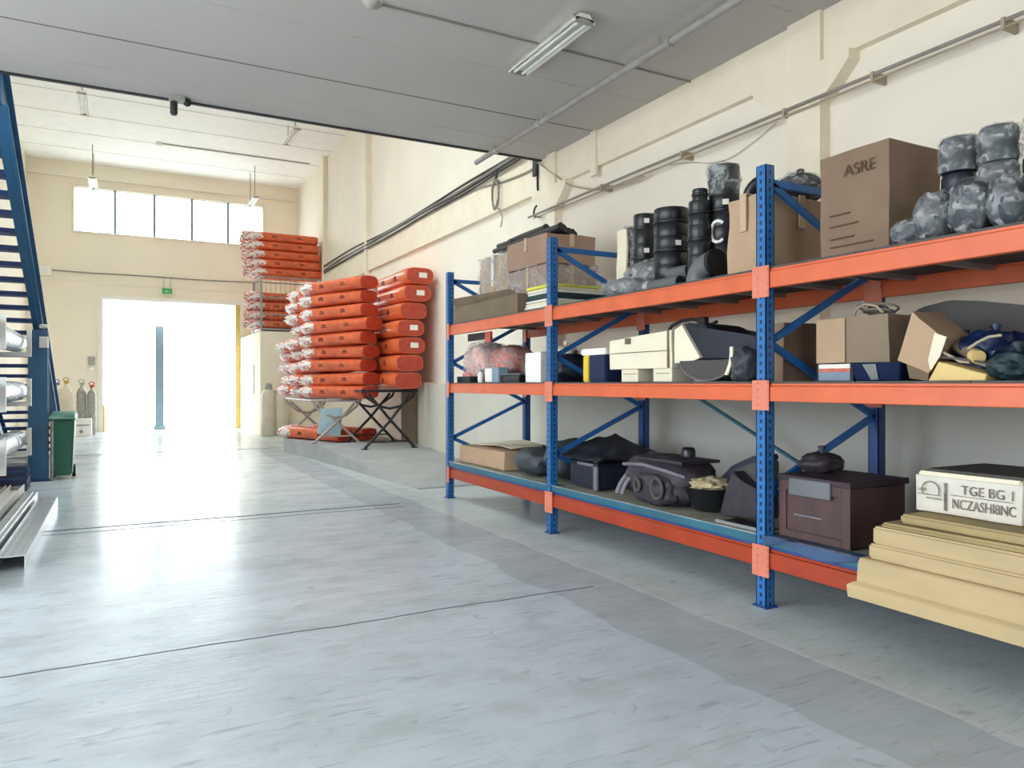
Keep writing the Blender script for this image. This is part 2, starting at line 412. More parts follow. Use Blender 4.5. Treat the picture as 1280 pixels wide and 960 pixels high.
# far wall, open at the door and the window band
dx0, dx1, dz = -.48, 3.6, 4.18; wx0, wx1, wz0, wz1 = -1.26, 4.34, 6.24, 7.61
struct('wall_far', MB().box(XL-.2, dx0, YF, YF+.25, 0, wz0).box(dx1, XW, YF, YF+.25, 0, wz0).box(dx0, dx1, YF, YF+.25, dz, wz0)
       .box(XL-.2, wx0, YF, YF+.25, wz0, wz1).box(wx1, XW, YF, YF+.25, wz0, wz1).box(XL-.2, XW, YF, YF+.25, wz1, ZF+.2), 'tan_wall')
struct('wall_west', MB().box(XL-.2, XL, YE, YF, 0, ZF+.2), 'cream')
struct('wall_return', MB().box(-6.4, XL-.2, YE, YE+.2, 0, ZS+.4), 'cream')
struct('wall_side', MB().box(-6.4, -6.2, 8.4, YE, 0, ZS).box(-6.4, -6.2, -6.2, -.9, 0, ZS).box(-6.4, -6.2, -.9, 8.4, 4.4, ZS), 'cream')
struct('wall_rear', MB().box(-6.4, -2, -6.4, -6.2, 0, ZS).box(.5, XW+.25, -6.4, -6.2, 0, ZS).box(-2, .5, -6.4, -6.2, 3.2, ZS), 'cream')
slab = struct('ceiling', MB().box(-6.4, XW, -6.4, YE, ZS, ZS+.4), 'slab')
for i, y in enumerate((7.96, 2.9)): struct('ceiling_seam', MB().box(-6.2, XW-.01, y-.009, y+.009, ZS-.004, ZS+.01), 'seam', slab)
for i, y in enumerate((8.75, 6.85, 4.6)): struct('ceiling_seam', MB().box(-6.2, XW-.01, y-.01, y+.01, ZS-.003, ZS+.01), 'seam_light', slab)
struct('slab_edge_strip', MB().box(-6.2, XW-.02, YE-.03, YE+.012, ZS-.022, ZS+.06), 'cable_black', slab)
fc = struct('ceiling_far', MB().box(XL-.2, XW, YE-.2, 10.8, ZF, ZF+.2).box(XL-.2, XW, 15.6, YF, ZF, ZF+.2).box(XL-.2, -1.9, 10.8, 15.6, ZF, ZF+.2).box(1.9, XW, 10.8, 15.6, ZF, ZF+.2), 'far_ceiling')
rl_ = struct('added_rooflight', MB().box(-2.0, 2.0, 10.7, 10.8, ZF+.2, ZF+.3).box(-2.0, 2.0, 15.6, 15.7, ZF+.2, ZF+.3).box(-2.0, -1.9, 10.8, 15.6, ZF+.2, ZF+.3).box(1.9, 2.0, 10.8, 15.6, ZF+.2, ZF+.3), 'lamp_white')  # unseen rooflight, added to brighten the far hall
struct('added_rooflight_pane', MB().box(-1.95, 1.95, 10.75, 15.65, ZF+.27, ZF+.276), 'glass', rl_)
struct('wall_upper', MB().box(-6.4, XW, YE-.4, YE-.2, ZS+.4, ZF+.2), 'cream')
for y in (17.0, 18.6, 20.2, 21.8, 23.4, 25.0): struct('ceiling_seam', MB().box(XL+.02, XW-.02, y-.012, y+.012, ZF-.005, ZF+.01), 'seam_light', fc)
# wall beams, columns with corbels, trim
struct('trim_1', MB().box(XW-.08, XW, -6.2, YF-.02, 4.32, ZS-.002).box(XW-.08, XW, YE+.02, YF-.02, ZS, 4.86), 'beam_paint')
def column(nm, yc, wd, zt, corbel=True):
    m = MB().box(XW-.125, XW, yc-wd/2, yc+wd/2, 1.5, zt)
    if corbel:
        z0 = 4.32
        prof = [(-wd/2-.30, z0), (wd/2+.42, z0), (wd/2+.38, z0-.1), (wd/2+.16, z0-.26), (wd/2, z0-.34), (-wd/2, z0-.36), (-wd/2-.16, z0-.22), (-wd/2-.30, z0-.08)]
        m.prism([(XW-.14, yc+a, b) for a, b in prof], (.139, 0, 0))
    struct(nm, m, 'beam_paint')
column('trim_2', 4.62, .36, ZS-.002)
column('trim_3', 9.02, .24, ZS-.002)
column('trim_4', 18.0, .16, ZF-.01, False)
column('trim_5', 22.4, .2, ZF-.01, False)
struct('trim_6', MB().box(XW-.12, XW-.08, 7.9, 8.02, 4.2, ZS-.002), 'beam_paint')
struct('trim_7', MB().box(XL+.01, XW-.15, YF-.09, YF, 7.88, 7.98).box(XL+.01, dx0-.3, YF-.05, YF, 4.72, 4.78).box(dx0-.3, XW-.15, YF-.05, YF, 4.6, 4.66), 'cream')
# window band: frame, five panes
wf = struct('window_1', MB().box(wx0-.06, wx1+.06, YF-.05, YF+.1, wz1, wz1+.07).box(wx0-.06, wx1+.06, YF-.06, YF+.1, wz0-.05, wz0).box(wx0-.06, wx0, YF-.05, YF+.1, wz0, wz1).box(wx1, wx1+.06, YF-.05, YF+.1, wz0, wz1), 'beam_paint')
for i in range(1, 5):
    x = wx0+(wx1-wx0)*i/5; struct('mullion', MB().box(x-.035, x+.035, YF-.02, YF+.08, wz0, wz1), 'post_grey', wf)
for i in range(5):
    a = wx0+(wx1-wx0)*i/5; b = wx0+(wx1-wx0)*(i+1)/5
    struct('pane', MB().box(a+.035, b-.035, YF+.03, YF+.036, wz0, wz1), 'glass', wf)
# large door opening: frame, half-raised shutter
d1 = struct('door_1', MB().box(dx0-.13, dx0, YF-.06, YF+.1, 0, dz+.1).box(dx0, dx1+.1, YF-.06, YF+.1, dz, dz+.1).box(dx1, dx1+.1, YF-.06, YF+.1, 0, dz), 'lamp_white')
struct('door_jamb', MB().box(dx1-.14, dx1, YF-.03, YF+.22, 0, dz).box(dx0, dx0+.06, YF-.03, YF+.22, 0, dz*.2), 'yellow_trim', d1)
struct('shutter', MB().box(dx0+.02, dx1-.16, YF+.12, YF+.13, 3.42, dz).box(dx0+.02, dx1-.16, YF+.10, YF+.15, 3.38, 3.42), 'shutter_sheet', d1)
post = MB().box(1.03, 1.28, 27.0, 27.2, -.03, 4.3).box(.98, 1.33, 26.95, 27.25, -.03, .12).build('outdoor_post', 'post_grey', origin=(1.15, 27.1, -.03))
tag(post, 'grey steel post standing outside in the middle of the bright doorway', 'post')
# raised room in the far corner
BX, BY, BZ = 3.62, 22.5, 3.05
rm = struct('wall_booth', MB().box(BX, XW, BY, YF-.02, 0, BZ), 'beam_paint')
struct('vent_slot', MB().box(BX-.012, BX, 23.6, 23.75, 1.2, 2.1), 'cable_black', rm)
# shallow ramp along the wall beyond the racking
mb = MB(); r0, r1, r2 = 9.9, 14.6, 16.8
def rz(y): return .30*max(0, min(1, (y-r0)/(r1-r0)))
mb.hexa([(3.74, r0, 0.001), (XW-.13, r0, 0.001), (XW-.13, r1, 0.001), (3.42, r1, 0.001), (3.74, r0, .02), (XW-.13, r0, .02), (XW-.13, r1, .3), (3.42, r1, .3)])
mb.hexa([(3.42, r1, 0.001), (XW-.2, r1, 0.001), (XW-.2, r2, 0.001), (3.2, r2, 0.001), (3.42, r1, .3), (XW-.2, r1, .3), (XW-.2, r2, .3), (3.2, r2, .3)])
struct('floor_ramp', mb, 'ramp_grey')
# ------------------------------------------------------------------ the blue and orange racking
FY = [.85, 3.60, 6.38, 8.99]; FX, RX = 3.845, 5.0; RH = 2.97
rack = thing('pallet_rack', 'long three-level blue and orange pallet racking along the cream wall', 'shelving', (FX, 6.4, 0))
def upright(x, y, m):
    o = MB().box(x-.04, x+.04, y-.042, y-.036, .012, RH).box(x-.04, x+.04, y+.036, y+.042, .012, RH).box(x-.04, x-.034, y-.042, y+.042, .012, RH).box(x+.034, x+.04, y-.042, y-.02, .012, RH).box(x+.034, x+.04, y+.02, y+.042, .012, RH)
    o.box(x-.036, x+.036, y-.036, y+.036, RH-.012, RH)
    p = o.build('upright', m, rack, origin=(x, y, 0))
    MB().box(x-.055, x+.055, y-.06, y+.06, 0, .012).build('foot_plate', 'navy_steel', p)
for y in FY:
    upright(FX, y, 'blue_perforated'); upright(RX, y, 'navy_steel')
    zz = [(FX, 2.86), (RX, 2.34), (FX, 1.78), (RX, 1.26), (FX, .79), (RX, .3)]
    MB().bar((FX+.03, y, 2.86), (RX-.03, y, 2.86), .03, .05).build('brace', 'blue_steel', rack)
    for (a, za), (b, zb) in zip(zz, zz[1:]):
        q = .03 if a < b else -.03
        MB().bar((a+q, y, za), (b-q, y, zb), .03, .045).build('brace', 'blue_steel', rack)
for y0, z0, y1, z1 in ((5.62, 1.38, 3.7, .55),):
    MB().bar((RX+.05, y0, z0), (RX+.05, y1, z1), .02, .04, up=(1, 0, 0)).build('brace', 'teal_edge', rack)
LV = [(2.14, 2.27), (1.385, 1.505), (.27, .40)]
for bi in range(3):
    a, b = FY[bi]+.042, FY[bi+1]-.042
    for li, (z0, z1) in enumerate(LV):
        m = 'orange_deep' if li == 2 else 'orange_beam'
        for x in (FX, RX):
            bm_ = MB().box(x-.032, x+.02, a, b, z0, z1-.02).box(x-.022, x+.02, a, b, z1-.02, z1).bevel(.004).build('beam', m, rack)
            for yy in (a, b):
                q = .05 if yy == a else -.05
                c = MB().box(x-.046, x-.040, yy-.042 if yy == a else yy-.03, yy+.03 if yy == a else yy+.042, z0-.06, z1+.02)
                for k in range(4): c.box(x-.05, x-.046, yy-.022, yy-.012, z0-.035+k*.05, z0-.015+k*.05)
                c.build('beam_connector', 'connector', bm_)
        zt = .48 if li == 2 else z1+.012
        sh = MB()
        n = 4
        for k in range(n):
            ya, yb = a+(b-a)*k/n+.003, a+(b-a)*(k+1)/n-.003
            sh.box(FX-.02, RX-.03, ya, yb, zt-.018, zt)
        shelf = sh.build('shelf_board', 'deck_wood' if li == 2 else 'shelf_wood', rack)
        rl = MB()
        for k in range(5):
            yy = a+(b-a)*(k+.5)/5; rl.box(FX+.02, RX-.032, yy-.025, yy+.025, zt-.05, zt-.018)
        rl.build('shelf_support', 'galv', shelf)
        if li == 2:
            MB().box(FX-.036, FX-.02, a, b, .425, .482).build('shelf_edge', 'teal_edge', shelf)
            MB().box(FX-.04, FX-.018, a, b, .482, .488).build('edge_strip', 'alu', shelf)
            MB().box(FX-.02, RX-.03, a, b, .40, .43).build('shelf_frame', 'navy_steel', shelf)
ZT, ZM, ZB = 2.282, 1.517, .48

# ------------------------------------------------------------------ builders for the goods
def carton(name, label, x0, x1, y0, y1, z0, z1, m='carton', tape=True, warp=.012, rz_=0, cat='box', group=None, film=False, open_top=False, seed=1, tapem='tape', marks=None):
    c = Vector(((x0+x1)/2, (y0+y1)/2, z0)); t = thing(name, label, cat, c, group)
    if open_top:
        b = MB(); th = .008
        b.box(x0, x1, y0, y1, z0, z0+th).box(x0, x0+th, y0, y1, z0+th, z1).box(x1-th, x1, y0, y1, z0+th, z1).box(x0+th, x1-th, y0, y0+th, z0+th, z1).box(x0+th, x1-th, y1-th, y1, z0+th, z1)
        b.build('carton_body', m, t)
    else:
        b = MB().box(x0, x1, y0, y1, z0, z1).cut(5).warp(warp, 3.5, seed)
        for v in b.bm.verts: v.co.z = max(v.co.z, z0)
        b.build('carton_body', m, t, True)
        xm = (x0+x1)/2; ym = (y0+y1)/2
        if tape:
            MB().box(x0-warp*.6-.003, x0-warp*.2, ym-.028, ym+.028, z1-(z1-z0)*.45, z1+warp*.5+.002).box(x0-.006, x1, ym-.028, ym+.028, z1+warp*.3, z1+warp*.5+.003).build('packing_tape', tapem, t)
            MB().box(xm-.028, xm+.028, y0-warp*.6-.003, y0-warp*.2, z1-(z1-z0)*.4, z1+warp*.4).build('packing_tape', tapem, t)
    if film:
        f = MB().box(x0-.02, x1+.02, y0-.02, y1+.02, z0+.002, z1+.02).cut(7).warp(.03, 6, seed+3)
        for v in f.bm.verts: v.co.z = max(v.co.z, z0+.002)
        f.build('plastic_wrap', 'film', t, True)
    if marks: marks(t, x0, y0, z0, z1)
    if rz_: t.rotation_euler = (0, 0, rz_)
    return t
def bag(name, label, c, size, m, seed, cat='bag', amp=.14, group=None, film=False, p=2.6, wr=3.0, neck=True):
    t = thing(name, label, cat, c, group)
    MB().lump(c, size, seed, amp, p, wr).build('bag_body', m, t, True)
    top = Vector((c[0], c[1], c[2]+size[2]*.94))
    if neck: MB().tube([top+Vector((0, 0, -.02)), top+Vector((.01, .0, .015)), top+Vector((.02, .01, .05))], [.03, .012, .03], 9).build('gathered_neck', m, t, True)
    if film: MB().lump(c, (size[0]*1.06, size[1]*1.06, size[2]*1.04), seed+5, amp*1.3, p, wr*1.4).build('plastic_wrap', 'film', t, True)
    return t
def coupler(name, label, x, y, z, r, h, m='black_plastic', group=None, sticker=None, film=False, seed=0):
    t = thing(name, label, 'pipe fitting', (x, y, z), group)
    ri = r*.86
    prof = [(r*.97, 0), (r, .012), (r, h*.42), (r*.95, h*.45), (r*.95, h*.55), (r, h*.58), (r, h-.012), (r*.97, h), (ri, h), (ri, h-.04), (.005, h-.04)]
    MB().lathe(prof, x, y, z).build('sleeve', m, t, True)
    MB().lathe([(r+.004, 0), (r+.007, .008), (r+.004, .016)], x, y, z+h*.49).build('ring', m, t, True)
    if sticker:
        a = math.atan2(-y, -x)+sticker
        c = Vector((x+math.cos(a)*(r+.003), y+math.sin(a)*(r+.003), z+h*.74))
        MB().bar(c-Vector((0, 0, .022)), c+Vector((0, 0, .022)), .05, .003, up=(math.cos(a), math.sin(a), 0)).build('sticker', 'paper', t)
    if film:
        f = MB().lathe([(r*1.02, 0), (r*1.08, h*.15), (r*1.1, h*.5), (r*1.08, h*.85), (r*1.05, h*1.02), (r*.6, h*1.1), (.02, h*1.08)], x, y, z+.002, 26).warp(.03, 9, seed)
        f.build('plastic_wrap', 'film', t, True)
    return t
# --- top shelf, near bay: big carton, film-wrapped rolls
def lines(t, x0, y0, z0, z1):
    text_part('printed_word', 'ASRE', .1, 'print_brown', t, Matrix.Translation(Vector((x0-.014, 3.1, 2.79))-t.location) @ Matrix.Rotation(-PI/2, 4, 'Z') @ Matrix.Rotation(PI/2, 4, 'X'))
    for k, (wd, z) in enumerate(((.14, 2.56), (.2, 2.49), (.17, 2.41), (.3, 2.36))):
        MB().box(x0-.013, x0-.006, 3.20-wd, 3.2, z, z+.008).build('print_line', 'print_brown', t)
carton('tall_carton', 'large brown cardboard carton with faint printing beside film-wrapped rolls', 4.0, 4.5, 2.80, 3.28, ZT, 2.95, 'carton', tape=False, seed=2, marks=lines)
roll_lab = {}
cols = [(4.12, 2.46), (4.12, 2.25), (4.12, 2.03), (4.12, 1.81)]
names = ['column touching the tall carton', 'second column from the carton', 'third column from the carton', 'fourth column from the carton']
hts = [(.2, .19, .2), (.2, .19, .2), (.19, .2, .2), (.2, .2, .25)]
for i, (x, y) in enumerate(cols):
    z = ZT
    for k, tier in enumerate(('bottom', 'middle', 'top')):
        h = hts[i][k]; r = .092+random.uniform(-.006, .008)
        bare = (i, k) in ((0, 1), (2, 1))
        t = thing('wrapped_roll', f'{"half-bare black" if bare else "film-wrapped black"} pipe fitting, {tier} in the {names[i]}', 'wrapped roll', (x, y, z), 'film-wrapped rolls on the top shelf')
        MB().lathe([(r*.94, 0), (r, .02), (r, h*.45), (r*.95, h*.47), (r*.95, h*.52), (r, h*.55), (r, h-.03), (r*.9, h-.012)], x, y, z).build('roll_body', 'navy_plastic' if bare else 'slate_bag', t, True)
        if bare: MB().lathe([(r*1.03, 0), (r*1.04, .05), (r*1.02, .07)], x, y, z+h*.02).warp(.006, 20, k).build('film_band', 'film', t, True)
        else:
            f = MB()
            N_ = 30; rings = []
            for a, (rr, zz2) in enumerate(((1.04, 0), (1.12, .12), (1.1, .35), (1.13, .6), (1.1, .85), (.95, .985), (.5, 1.0))):
                rings.append([f.bm.verts.new((x+r*rr*(1+.13*noise.noise(Vector((q*.55, a*.9, i*4.3+k*2.7))))*math.cos(2*PI*q/N_), y+r*rr*(1+.13*noise.noise(Vector((q*.55, a*.9, i*4.3+k*2.7))))*math.sin(2*PI*q/N_), z+h*zz2*.995)) for q in range(N_)])
            for a in range(len(rings)-1):
                for q in range(N_): f.bm.faces.new((rings[a][q], rings[a][(q+1) % N_], rings[a+1][(q+1) % N_], rings[a+1][q]))
            f.bm.faces.new(rings[-1]); f.build('plastic_wrap', 'film', t, True)
        z += h
for i, (px, X, wd, h, lab) in enumerate(((1136, 3.95, .2, .14, 'low grey film parcel lying against the foot of the tall carton'), (1166, 3.92, .19, .26, 'rounded grey film parcel in front of the first column of wrapped rolls'), (1212, 3.9, .2, .28, 'shiny grey film parcel with white folds in front of the second column of rolls'), (1258, 3.9, .17, .25, 'upright grey film parcel in front of the third column of rolls'))):
    p = at_X(px, 300, X); p.z = ZT
    bag('film_parcel', lab, (X+.02, p.y, ZT), (.17, wd, h), 'slate_bag', 11+i, 'parcel', .1, 'grey film parcels on the top shelf', True, neck=False)
# --- top shelf, carton at the upright, bag on it
carton('wrapped_carton', 'tan cardboard carton right behind the tallest blue upright', 3.95, 4.7, 3.72, 4.05, ZT, 2.84, 'carton_light', seed=5, warp=.03)
bag('black_bag', 'shiny black plastic bag lying on the tan carton behind the tallest upright', (4.5, 3.88, 2.865), (.32, .28, .2), 'dark_bag', 21, film=True)
t = thing('pipe_elbow', 'small black pipe elbow resting on the curved carton top', 'pipe fitting', (4.15, 3.96, 2.865))
MB().tube([(4.15+.0, 3.93+.12*math.cos(a), 2.875+.11*math.sin(a)) for a in [PI*k/10 for k in range(11)]], .045, 14).build('bend', 'black_plastic', t, True)
MB().tube([(4.15, 4.05, 2.865), (4.15, 4.05, 2.9)], .055, 14).build('collar', 'grey_plastic', t, True)
# --- top shelf, middle bay: stacks of couplers, elbow, tubes, grey bags
p = at_X(806, 300, 4.5)
for k in range(3): coupler('pipe_coupler', f'black pipe coupler, {("bottom", "middle", "top")[k]} of the slim stack at the shrink-wrapped roll', p.x, p.y, ZT+k*.285, .11, .285, sticker=(.15 if k else None), group='black couplers in stacks')
p = at_X(839, 300, 4.3)
for k in range(3): coupler('pipe_coupler', f'wide black pipe coupler, {("bottom", "middle", "top")[k]} of the broadest stack', p.x, p.y, ZT+k*.252, .152, .252, sticker=(.4 if k == 1 else None), group='black couplers in stacks')
p = at_X(875, 300, 4.2)
for k, (r, h) in enumerate(((.1, .27), (.098, .24), (.092, .2), (.063, .1))): coupler('pipe_coupler', f'black pipe coupler, {("lowest", "second lowest", "second highest", "smallest and highest")[k]} of the stepped narrow stack', p.x, p.y, ZT+(0, .27, .51, .71)[k], r, h, group='black couplers in stacks')
p = at_X(905, 300, 4.38)
for k in range(4):
    coupler('pipe_drum', f'black drum-shaped fitting, {("lowest of the film-topped stack", "marked with a white ring", "just below the film-wrapped top", "wrapped in clear film on the highest stack")[k]}', p.x, p.y, ZT+k*.25, .124, .25, sticker=(.1 if k == 2 else None), film=(k == 3), group='drums in the film-topped stack')
drum = [o for o in bpy.data.objects if o.get('label', '').endswith('white ring')][0]
a0 = math.atan2(-p.y, -p.x)-.38; rr = .129
pts = []
for k in range(19):
    b = math.radians(50+260*k/18); u = .066*math.cos(b); v = .085*math.sin(b); aa = a0+u/rr
    pts.append((p.x+rr*math.cos(aa), p.y+rr*math.sin(aa), ZT+.25+.2+v))
MB().tube(pts, .014, 8).build('white_letter', 'white_paint', drum, True)
t = thing('large_elbow', 'big grey pipe elbow on the top shelf in front of black couplers', 'pipe fitting', (4.03, 4.33, ZT))
arc = [(4.03, 4.47, ZT), (4.03, 4.465, ZT+.04), (4.03, 4.445, ZT+.09), (4.03, 4.405, ZT+.13), (4.03, 4.35, ZT+.15), (4.03, 4.28, ZT+.155)]
MB().tube(arc, .088, 20).build('bend', 'grey_plastic', t, True)
MB().tube([(4.03, 4.29, ZT+.155), (4.03, 4.25, ZT+.155)], .1, 20).build('collar', 'black_plastic', t, True)
for i, (px0, px1, X, r, z, lab) in enumerate(((815, 862, 4.22, .055, ZT+.115, 'grey pipe offcut lying on another offcut in front of the wide coupler stack'), (800, 850, 4.03, .052, ZT, 'grey pipe offcut lying flat at the orange beam on the top shelf'))):
    a, b = at_X(px0, 0, X), at_X(px1, 0, X)
    t = thing('pipe_offcut', lab, 'pipe', (X, (a.y+b.y)/2, z), 'pipe offcuts on the top shelf')
    MB().tube([(X, a.y, z+r), (X, b.y, z+r)], r, 18).build('pipe_body', 'grey_plastic', t, True)
    MB().tube([(X, b.y+.004, z+r), (X, b.y-.006, z+r)], r*.85, 18).build('bore', 'black_plastic', t, True)
    MB().tube([(X, a.y-.1, z+r), (X, a.y-.16, z+r)], r+.004, 18).build('painted_sheen', 'alu', t, True)  # lit sheen on the pipe, painted as a pale band
t = thing('pipe_rest', 'dark flat pipe cradle under the upper pipe offcut', 'support', (4.22, 4.86, ZT))
MB().box(4.16, 4.3, 4.66, 5.06, ZT, ZT+.04).box(4.17, 4.29, 4.7, 4.76, ZT+.04, ZT+.115).box(4.17, 4.29, 4.96, 5.02, ZT+.04, ZT+.115).build('cradle', 'black_plastic', t)
p = at_X(785, 0, 4.08); bag('grey_sack', 'crumpled grey film sack lying at the front edge of the top shelf', (4.08, p.y, ZT), (.34, .52, .17), 'grey_bag', 31, film=True)
p = at_X(806, 0, 4.4); bag('grey_sack', 'crumpled grey film sack piled behind, below the slim coupler stack', (4.32, p.y-.1, ZT), (.26, .5, .33), 'grey_bag', 32, film=True)
t = thing('shrink_roll', 'slim upright roll in pale plastic standing behind the flat sheets', 'roll', (4.62, 6.06, ZT))
MB().lathe([(.095, 0), (.1, .02), (.1, .78), (.085, .8), (.03, .8)], 4.62, 6.06, ZT).build('roll_body', 'dark_grey', t, True)
MB().lathe([(.104, .0), (.112, .3), (.106, .6), (.109, .81), (.04, .83)], 4.62, 6.06, ZT, 20).warp(.02, 8, 3).build('plastic_wrap', 'film', t, True)
MB().box(4.48, 4.5, 6.0, 6.15, ZT, ZT+.78).cut(3).warp(.02, 6, 2).build('pale_sleeve', 'carton_cream', t)
# --- top shelf, far bay
y0s = [('carton_cream', .03), ('white_paint', .022), ('carton_cream', .04), ('white_paint', .02), ('teal_dark', .06), ('white_paint', .025), ('carton_cream', .035), ('lime', .03)]
z = ZT
for i, (m, h) in enumerate(y0s):
    a = random.uniform(-.02, .03)
    t = MB().box(3.94+a, 4.62, 6.52+random.uniform(-.0, .02), 7.08+random.uniform(-.04, .04), z, z+h-.002).bevel(.004).build('flat_sheet', m, origin=(4.28, 6.8, z))
    tag(t, ('yellow-green flat sheet topping the pile of sheets' if m == 'lime' else f'{"dark teal" if m == "teal_dark" else "pale"} flat sheet, {ORD[i]} from the bottom of the sheet pile'), 'sheet', 'flat sheets piled on the top shelf'); z += h
carton('stacked_carton', 'brown carton under another, beside the pile of flat sheets', 4.25, 4.9, 7.16, 8.06, ZT, 2.86, 'carton_mid', seed=8, film=True)
carton('stacked_carton', 'wide brown taped carton with black tubes lying on it', 4.22, 4.88, 7.12, 8.06, 2.872, 3.2, 'carton_mid', seed=9, warp=.02)
carton('film_carton', 'film-wrapped carton with silver tape at the far end of the racking', 4.25, 4.9, 8.1, 8.92, ZT, 3.14, 'carton_light', seed=10, film=True, tapem='tape_silver', warp=.03)
t = carton('open_tray', 'open brown cardboard tray with a torn edge on the top shelf', 3.86, 4.2, 7.14, 8.88, ZT, 2.5, 'carton_dark', open_top=True)
MB().hexa([(3.86, 7.16, 2.495), (3.868, 7.16, 2.495), (3.868, 8.86, 2.495), (3.86, 8.86, 2.495), (3.80, 7.2, 2.55), (3.806, 7.2, 2.55), (3.81, 8.8, 2.6), (3.80, 8.8, 2.6)]).build('flap', 'carton_dark', t)
MB().hexa([(3.87, 8.87, 2.49), (4.19, 8.87, 2.49), (4.19, 8.876, 2.49), (3.87, 8.876, 2.49), (3.9, 8.93, 2.57), (4.16, 8.93, 2.57), (4.16, 8.937, 2.57), (3.9, 8.937, 2.57)]).build('flap', 'carton_dark', t)
for i in range(8):
    x = 4.32+.075*(i % 6)+(.03 if i > 5 else 0); zz = 3.232+.062*(i > 5)+random.uniform(0, .01); r = .03
    yn = 6.95+.1*random.random()+.06*i
    pl = [(x, yn, zz+.02), (x, yn+.5, zz+.015), (x, yn+.9, zz+.005), (x-.02, 8.15, zz-.015), (x-.06, 8.45+random.uniform(0, .2), zz-.03)]
    t = thing('black_tube', f'grey-black foam tube, {ORD[i]} of the bunch lying on the wide taped carton', 'tube', (x, yn, zz), 'foam tubes on the carton')
    MB().tube(pl, r, 12).build('tube_body', 'dark_grey', t, True)
    MB().tube([(x, yn-.012, zz+.02), (x, yn+.02, zz+.02)], r+.006, 12).build('end_cap', 'black_plastic', t, True)

# ------------------------------------------------------------------ middle shelf
for nm, px, X, wd, h, m, sd, lab in (('red_sack', 578, 4.3, .66, .5, 'pink_wrap', 41, 'pink film-wrapped sack bulging past the last upright'), ('red_sack', 607, 4.2, .5, .5, 'pink_wrap', 42, 'pale rounded film sack with red patches in the middle of the red sacks'), ('red_sack', 640, 4.35, .52, .46, 'red_wrap', 43, 'deep red film sack next to the white packet')):
    p = at_X(px, 0, X); bag(nm, lab, (X, min(p.y, 8.72), ZM), (.5, wd, h), m, sd, 'sack', .12, 'red sacks on the middle shelf', True, neck=False)
p = at_X(588, 0, 4.0); t = thing('dark_tray', 'low dark tray with a red pouch on it in front of the pink sack', 'tray', (3.98, p.y, ZM))
MB().box(3.9, 4.08, p.y-.2, p.y+.2, ZM, ZM+.02).box(3.9, 3.912, p.y-.2, p.y+.2, ZM+.02, ZM+.08).box(4.07, 4.08, p.y-.2, p.y+.2, ZM+.02, ZM+.08).box(3.912, 4.07, p.y-.2, p.y-.19, ZM+.02, ZM+.08).box(3.912, 4.07, p.y+.19, p.y+.2, ZM+.02, ZM+.08).build('tray_body', 'black_plastic', t)
p = at_X(569, 0, 3.95); bag('red_pouch', 'small crumpled red pouch at the foot of the last upright', (4.0, 8.72, ZM+.022), (.14, .2, .12), 'red_wrap', 44)
p = at_X(601, 0, 4.0); t = thing('white_bottle', 'small white bottle between the dark tray and the little blue box', 'bottle', (4.0, p.y, ZM))
MB().lathe([(.035, 0), (.04, .01), (.04, .1), (.018, .13), (.018, .14)], 4.0, p.y, ZM, 16).build('bottle_body', 'white_paint', t, True); MB().lathe([(.021, .0), (.021, .028), (.01, .03)], 4.0, p.y, ZM+.138, 14).build('bottle_cap', 'post_grey', t, True)
a, b = at_X(608, 0, 3.95), at_X(625, 0, 3.95)
t = thing('small_box', 'small blue and white box in front of the red sacks', 'box', (3.98, (a.y+b.y)/2, ZM))
MB().box(3.93, 4.06, b.y, a.y, ZM, ZM+.18).bevel(.004).build('box_body', 'post_grey', t); MB().box(3.926, 3.931, b.y+.17, a.y-.01, ZM+.01, ZM+.17).build('paper_label', 'paper', t)
a, b = at_X(628, 0, 3.98), at_X(652, 0, 3.98)
t = thing('black_case', 'flat black case lying beside the little blue box', 'case', (4.05, (a.y+b.y)/2, ZM))
MB().box(3.95, 4.2, b.y, a.y, ZM, ZM+.085).bevel(.012, 2).build('case_body', 'black_plastic', t); MB().box(3.94, 4.21, b.y-.01, a.y+.01, ZM+.085, ZM+.105).bevel(.006).build('case_lid', 'grey_plastic', t)
a, b = at_X(657, 0, 3.92), at_X(676, 0, 3.92)
carton('white_packet', 'upright white packet standing next to the blue upright on the middle shelf', 3.92, 4.08, b.y, a.y, ZM, ZM+.32, 'white_paint', tape=False, warp=.01)
p = at_X(680, 0, 4.35); t = thing('grey_dome', 'grey domed cover standing behind the white packet', 'cover', (4.35, p.y, ZM))
MB().lathe([(.25, 0), (.25, .06), (.235, .18), (.2, .27), (.13, .33), (.04, .355), (.01, .358)], 4.35, p.y, ZM).build('dome', 'grey_plastic', t, True); MB().lathe([(.265, 0), (.265, .03)], 4.35, p.y, ZM).build('rim', 'dark_grey', t, True)
# middle bay
p = at_X(711, 0, 4.2); bag('navy_sack', 'dark navy sack slumped just past the second upright', (4.25, p.y-.02, ZM), (.5, .34, .3), 'navy_plastic', 51)
p = at_X(718, 0, 4.5); bag('paper_wad', 'crumpled yellowish paper on the navy sack', (4.3, p.y-.12, ZM+.275), (.26, .3, .12), 'carton_cream', 52, 'paper', .2)
a, b = at_X(727, 0, 3.98), at_X(757, 0, 3.98)
t = thing('yellow_canister', 'navy canister with a yellow side and a white lid', 'canister', (4.1, (a.y+b.y)/2, ZM))
MB().box(3.98, 4.26, b.y, a.y-.12, ZM, ZM+.26).bevel(.012, 2).build('canister_body', 'blue_plastic', t); MB().box(3.98, 4.26, a.y-.12, a.y-.02, ZM, ZM+.26).bevel(.012, 2).build('yellow_side', 'yellow', t); MB().box(3.97, 4.27, b.y-.01, a.y, ZM+.26, ZM+.32).bevel(.01, 2).build('lid', 'white_paint', t)
